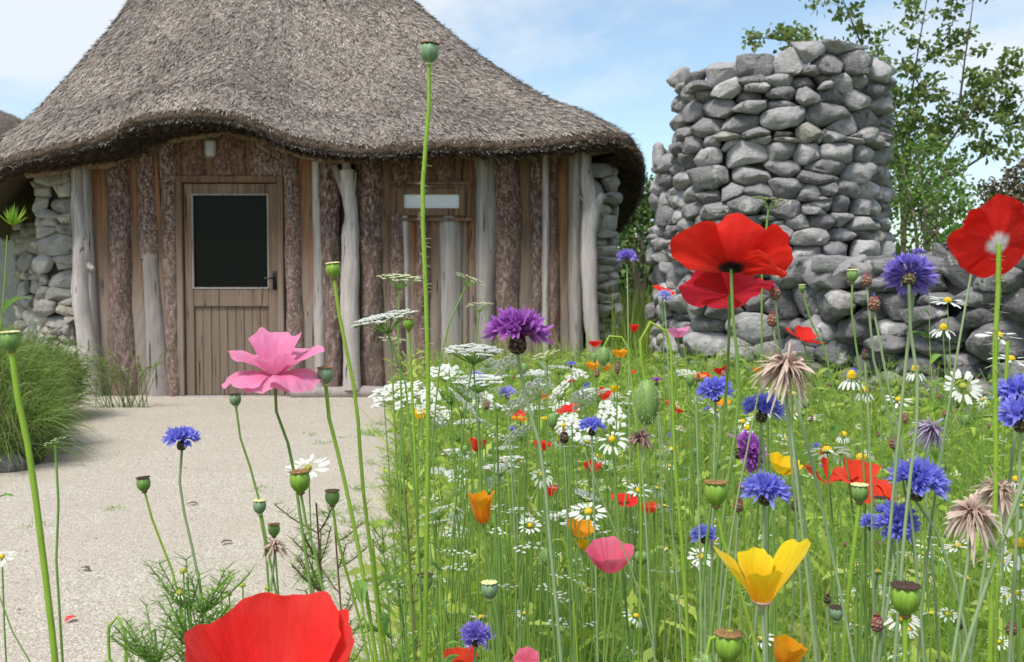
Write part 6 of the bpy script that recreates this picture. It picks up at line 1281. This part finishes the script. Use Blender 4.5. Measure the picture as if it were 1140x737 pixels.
scatter('distant_orange_poppy', 'little orange poppy deep in the meadow', 'little orange poppy', 'california poppy', lambda k: tilt(pop_head(k), .3), [M['orange']], 'little orange poppies deep in the meadow', 9, [(560, 860, 400, 520)], 8, nproto=2, y0=2.6, y1=5)

# ------------------------------------------------------------------ foliage plants in the foreground
def feather_plant(label, px, py, D, h, seed, smat='stem', n=9, name='feathery_weed'):
    rg = np.random.default_rng(seed); top = P(px, py, D); base = np.array([top[0] + .02, top[1] + .03, 0]); c = catmull([base, (base + top) / 2 + [.01, 0, 0], top], 30); t = thing(name, label, 'weed', base); mb = MB(); tube(mb, c, np.linspace(.0018, .0009, 30), 6); f = MB()
    for i in range(n):
        j = rg.uniform(1 - h / max(top[2], .1), 1) * 29; p = c[int(j)]; a = rg.random() * 6.28; ln = rg.uniform(.02, .045); d = unit(np.array([math.cos(a), math.sin(a) * .6, rg.uniform(.5, 1.4)])); q = catmull([p, p + d * ln * .5, p + d * ln + [0, 0, .004]], 8); tube(mb, q, .0006, 4, cap=False)
        B = np.repeat(q[1:], 7, 0); b = rg.random(len(B)) * 6.28; blades(f, B, np.stack([np.cos(b), np.sin(b), rg.uniform(.2, 1, len(B))], 1), rg.uniform(.006, .014, len(B)), .0009, 0, 2, kz=rg.random(len(B)))
    mb.build('stem', M[smat], t); f.build('leaves', M['feather'], t); return t
feather_plant('feathery mayweed sprig with pale buds left above the bottom red poppy', 208, 640, .72, .10, 1, n=30)
feather_plant('low feathery mayweed tip at the bottom left of the red poppy', 172, 700, .70, .06, 2, n=22)
feather_plant('second feathery mayweed sprig right beside the first one', 222, 645, .74, .10, 3, n=22)
feather_plant('reddish stemmed mayweed branch right of the plump seed head', 352, 560, .90, .20, 4, 'stem_brown', 26)
feather_plant('reddish stemmed mayweed rising along the path edge', 372, 575, 1.0, .25, 5, 'stem_brown', 22)
feather_plant('thin dark mayweed on the path edge behind the bristly stem', 448, 500, 1.6, .35, 6, 'stem_brown', 30)
feather_plant('thin leafy mayweed between the tall stem and white umbels', 500, 410, 1.6, .30, 7, 'stem', 26)
feather_plant('grey green mayweed tuft spilling onto the gravel', 425, 585, 1.5, .30, 8, 'stem', 36)
feather_plant('grey green mayweed tuft low on the gravel edge', 440, 620, 1.3, .30, 9, 'stem', 36)
for i, (px, py, D) in enumerate([(204, 636, .72), (200, 660, .72), (246, 655, .8), (270, 652, .82), (255, 662, .82), (298, 655, .85)]):
    daisy(['round cream bud on the feathery sprig, topmost', 'round cream bud on the feathery sprig, lower', 'little cream blossom left of the red poppy rim', 'little cream blossom above the red poppy rim', 'little cream blossom close to the red poppy left lobe', 'little cream blossom right above the red poppy'][i], px, py, D, .0042, (0, -.3, 1), .8, .6, .5, 'cream', 'dome_green', n=8)
def leafy(label, px, py, D, leaves, r, mat='stem_bright', seed=0, via=None, name='leafy_plant', lsz=1.0):
    """thick stalk with clasping toothed leaves"""
    rg = np.random.default_rng(seed); head = P(px, py, D); t, c = plant(name, label, 'leafy plant', head, via, D, (0, 0, 1), r * .8, mat, 0, r1=r * .25)
    for k in range(leaves):
        j = int(len(c) * rg.uniform(.55, .97)); a = rg.random() * 6.28; d = np.array([math.cos(a), math.sin(a) * .7, rg.uniform(.5, 1.5)]); mb = MB(); ln = rg.uniform(.022, .045) * lsz; s = unit(np.cross(d, [0, 0, 1.]))
        n_ = 9; tt = np.linspace(0, 1, n_); w = ln * .26 * np.sin(np.pi * np.clip(tt * .9 + .06, 0, 1)) ** .8 * (1 + .3 * (np.arange(n_) % 2)); dd = unit(d); ctr = c[j] + dd * (ln * tt)[:, None] - np.array([0, 0, 1]) * (ln * .5 * tt ** 2)[:, None]; nn = np.cross(s, dd)
        rowv = np.stack([ctr - s * w[:, None] * .5 + nn * w[:, None] * .2, ctr, ctr + s * w[:, None] * .5 + nn * w[:, None] * .2], 1); mb.add(rowv.reshape(-1, 3), grid_faces(3, n_), (0.5, .5, rg.random())); mb.build('leaf', M['leaf_green'], t)
    return t
leafy('thick bright green stalk with clasping leaves beside the tall bristly stem', 415, 600, .95, 9, .004, seed=1, via=[(420, 650), (432, 735)])
leafy('leafy green shoot with toothed leaves at the foot of the tall bristly stem', 488, 590, 1.1, 12, .003, seed=2, via=[(490, 660)])
leafy('thick hairy green stalk rising right of the red bottom poppy', 396, 640, .8, 4, .0032, seed=3, via=[(408, 700)])
leafy('bright toothed leaves on a stalk in front of the right wall', 1035, 325, 1.25, 14, .0018, seed=4, via=[(1035, 380), (1040, 460)])
leafy('broad leaved green shoot in front of the wall foot', 930, 452, 1.6, 12, .002, seed=5, via=[(930, 500)])
leafy('green stem with narrow leaves leaning in from the lower left corner', -2, 660, .6, 0, .0016, mat='stem', seed=6, via=[(22, 720), (50, 760)])
leafy('fresh green bud tipped shoot at the left edge above the bush', 8, 262, .8, 6, .0016, seed=7, via=[(4, 330), (-6, 420)])
h = P(14, 240, .8); t = bpy.data.objects['leafy_plant.006']; mb = MB(); n = 60; rg = np.random.default_rng(5); a = rg.random(n) * 6.28; el = rg.uniform(.3, 1.5, n)
blades(mb, np.tile(h - [0, 0, .008], (n, 1)), np.stack([np.cos(a) * np.cos(el), np.sin(a) * np.cos(el), np.sin(el)], 1), rg.uniform(.008, .017, n), .0016, -.2, 3); mb.build('bud_tuft', M['stem_bright'], t)
# bare leaning stalks on the right
for i, (lab, pts, D, r, mt) in enumerate([('pale downy stalk leaning right through the lower right corner', [(1152, 500), (1120, 590), (1085, 690), (1065, 760)], .62, .0018, 'stem_pale'), ('pale bare stalk leaning in front of the right wall', [(1082, 300), (1068, 380), (1055, 460), (1040, 560)], .8, .0013, 'stem_pale'),
        ('hairy slanting stem crossing from the withered head to the bottom', [(884, 440), (905, 520), (925, 610), (950, 735)], .72, .0016, 'stem_pale'), ('bristly upright stem left of the right edge poppy stem', [(1122, 380), (1115, 520), (1108, 735)], .75, .0018, 'stem_bright'), ('slim grass stalk leaning left in front of the blue cornflower', [(845, 435), (832, 500), (818, 570), (806, 660)], .7, .0009, 'stem_pale'),
        ('long thin stem bowing right of the rose poppy', [(735, 470), (745, 560), (755, 660), (760, 735)], .9, .0011, 'stem_pale'), ('long thin stem behind the rose poppy', [(650, 500), (672, 560), (705, 640), (730, 735)], .85, .0009, 'stem_pale'), ('twin slim stem left of the violet cup flower', [(775, 450), (778, 560), (781, 735)], .8, .0011, 'stem_pale')]):
    q = [P(x, y, D) for x, y in pts]; base = q[-1] * [1, 1, 0] + [.01, .02, 0]; c = smooth_path([base] + q[::-1], 40); t = thing('bare_stalk', lab, 'stalk', base); mb = MB(); tube(mb, c, np.linspace(r * .95, r * .7, 40), 7); s = mb.build('stem', M[mt], t)
    if i in (0, 2, 3): hb = MB(); hairs(hb, c, 260, .0022, .0003, seed=i, z0=.3); hb.build('bristles', M['hair'], s)
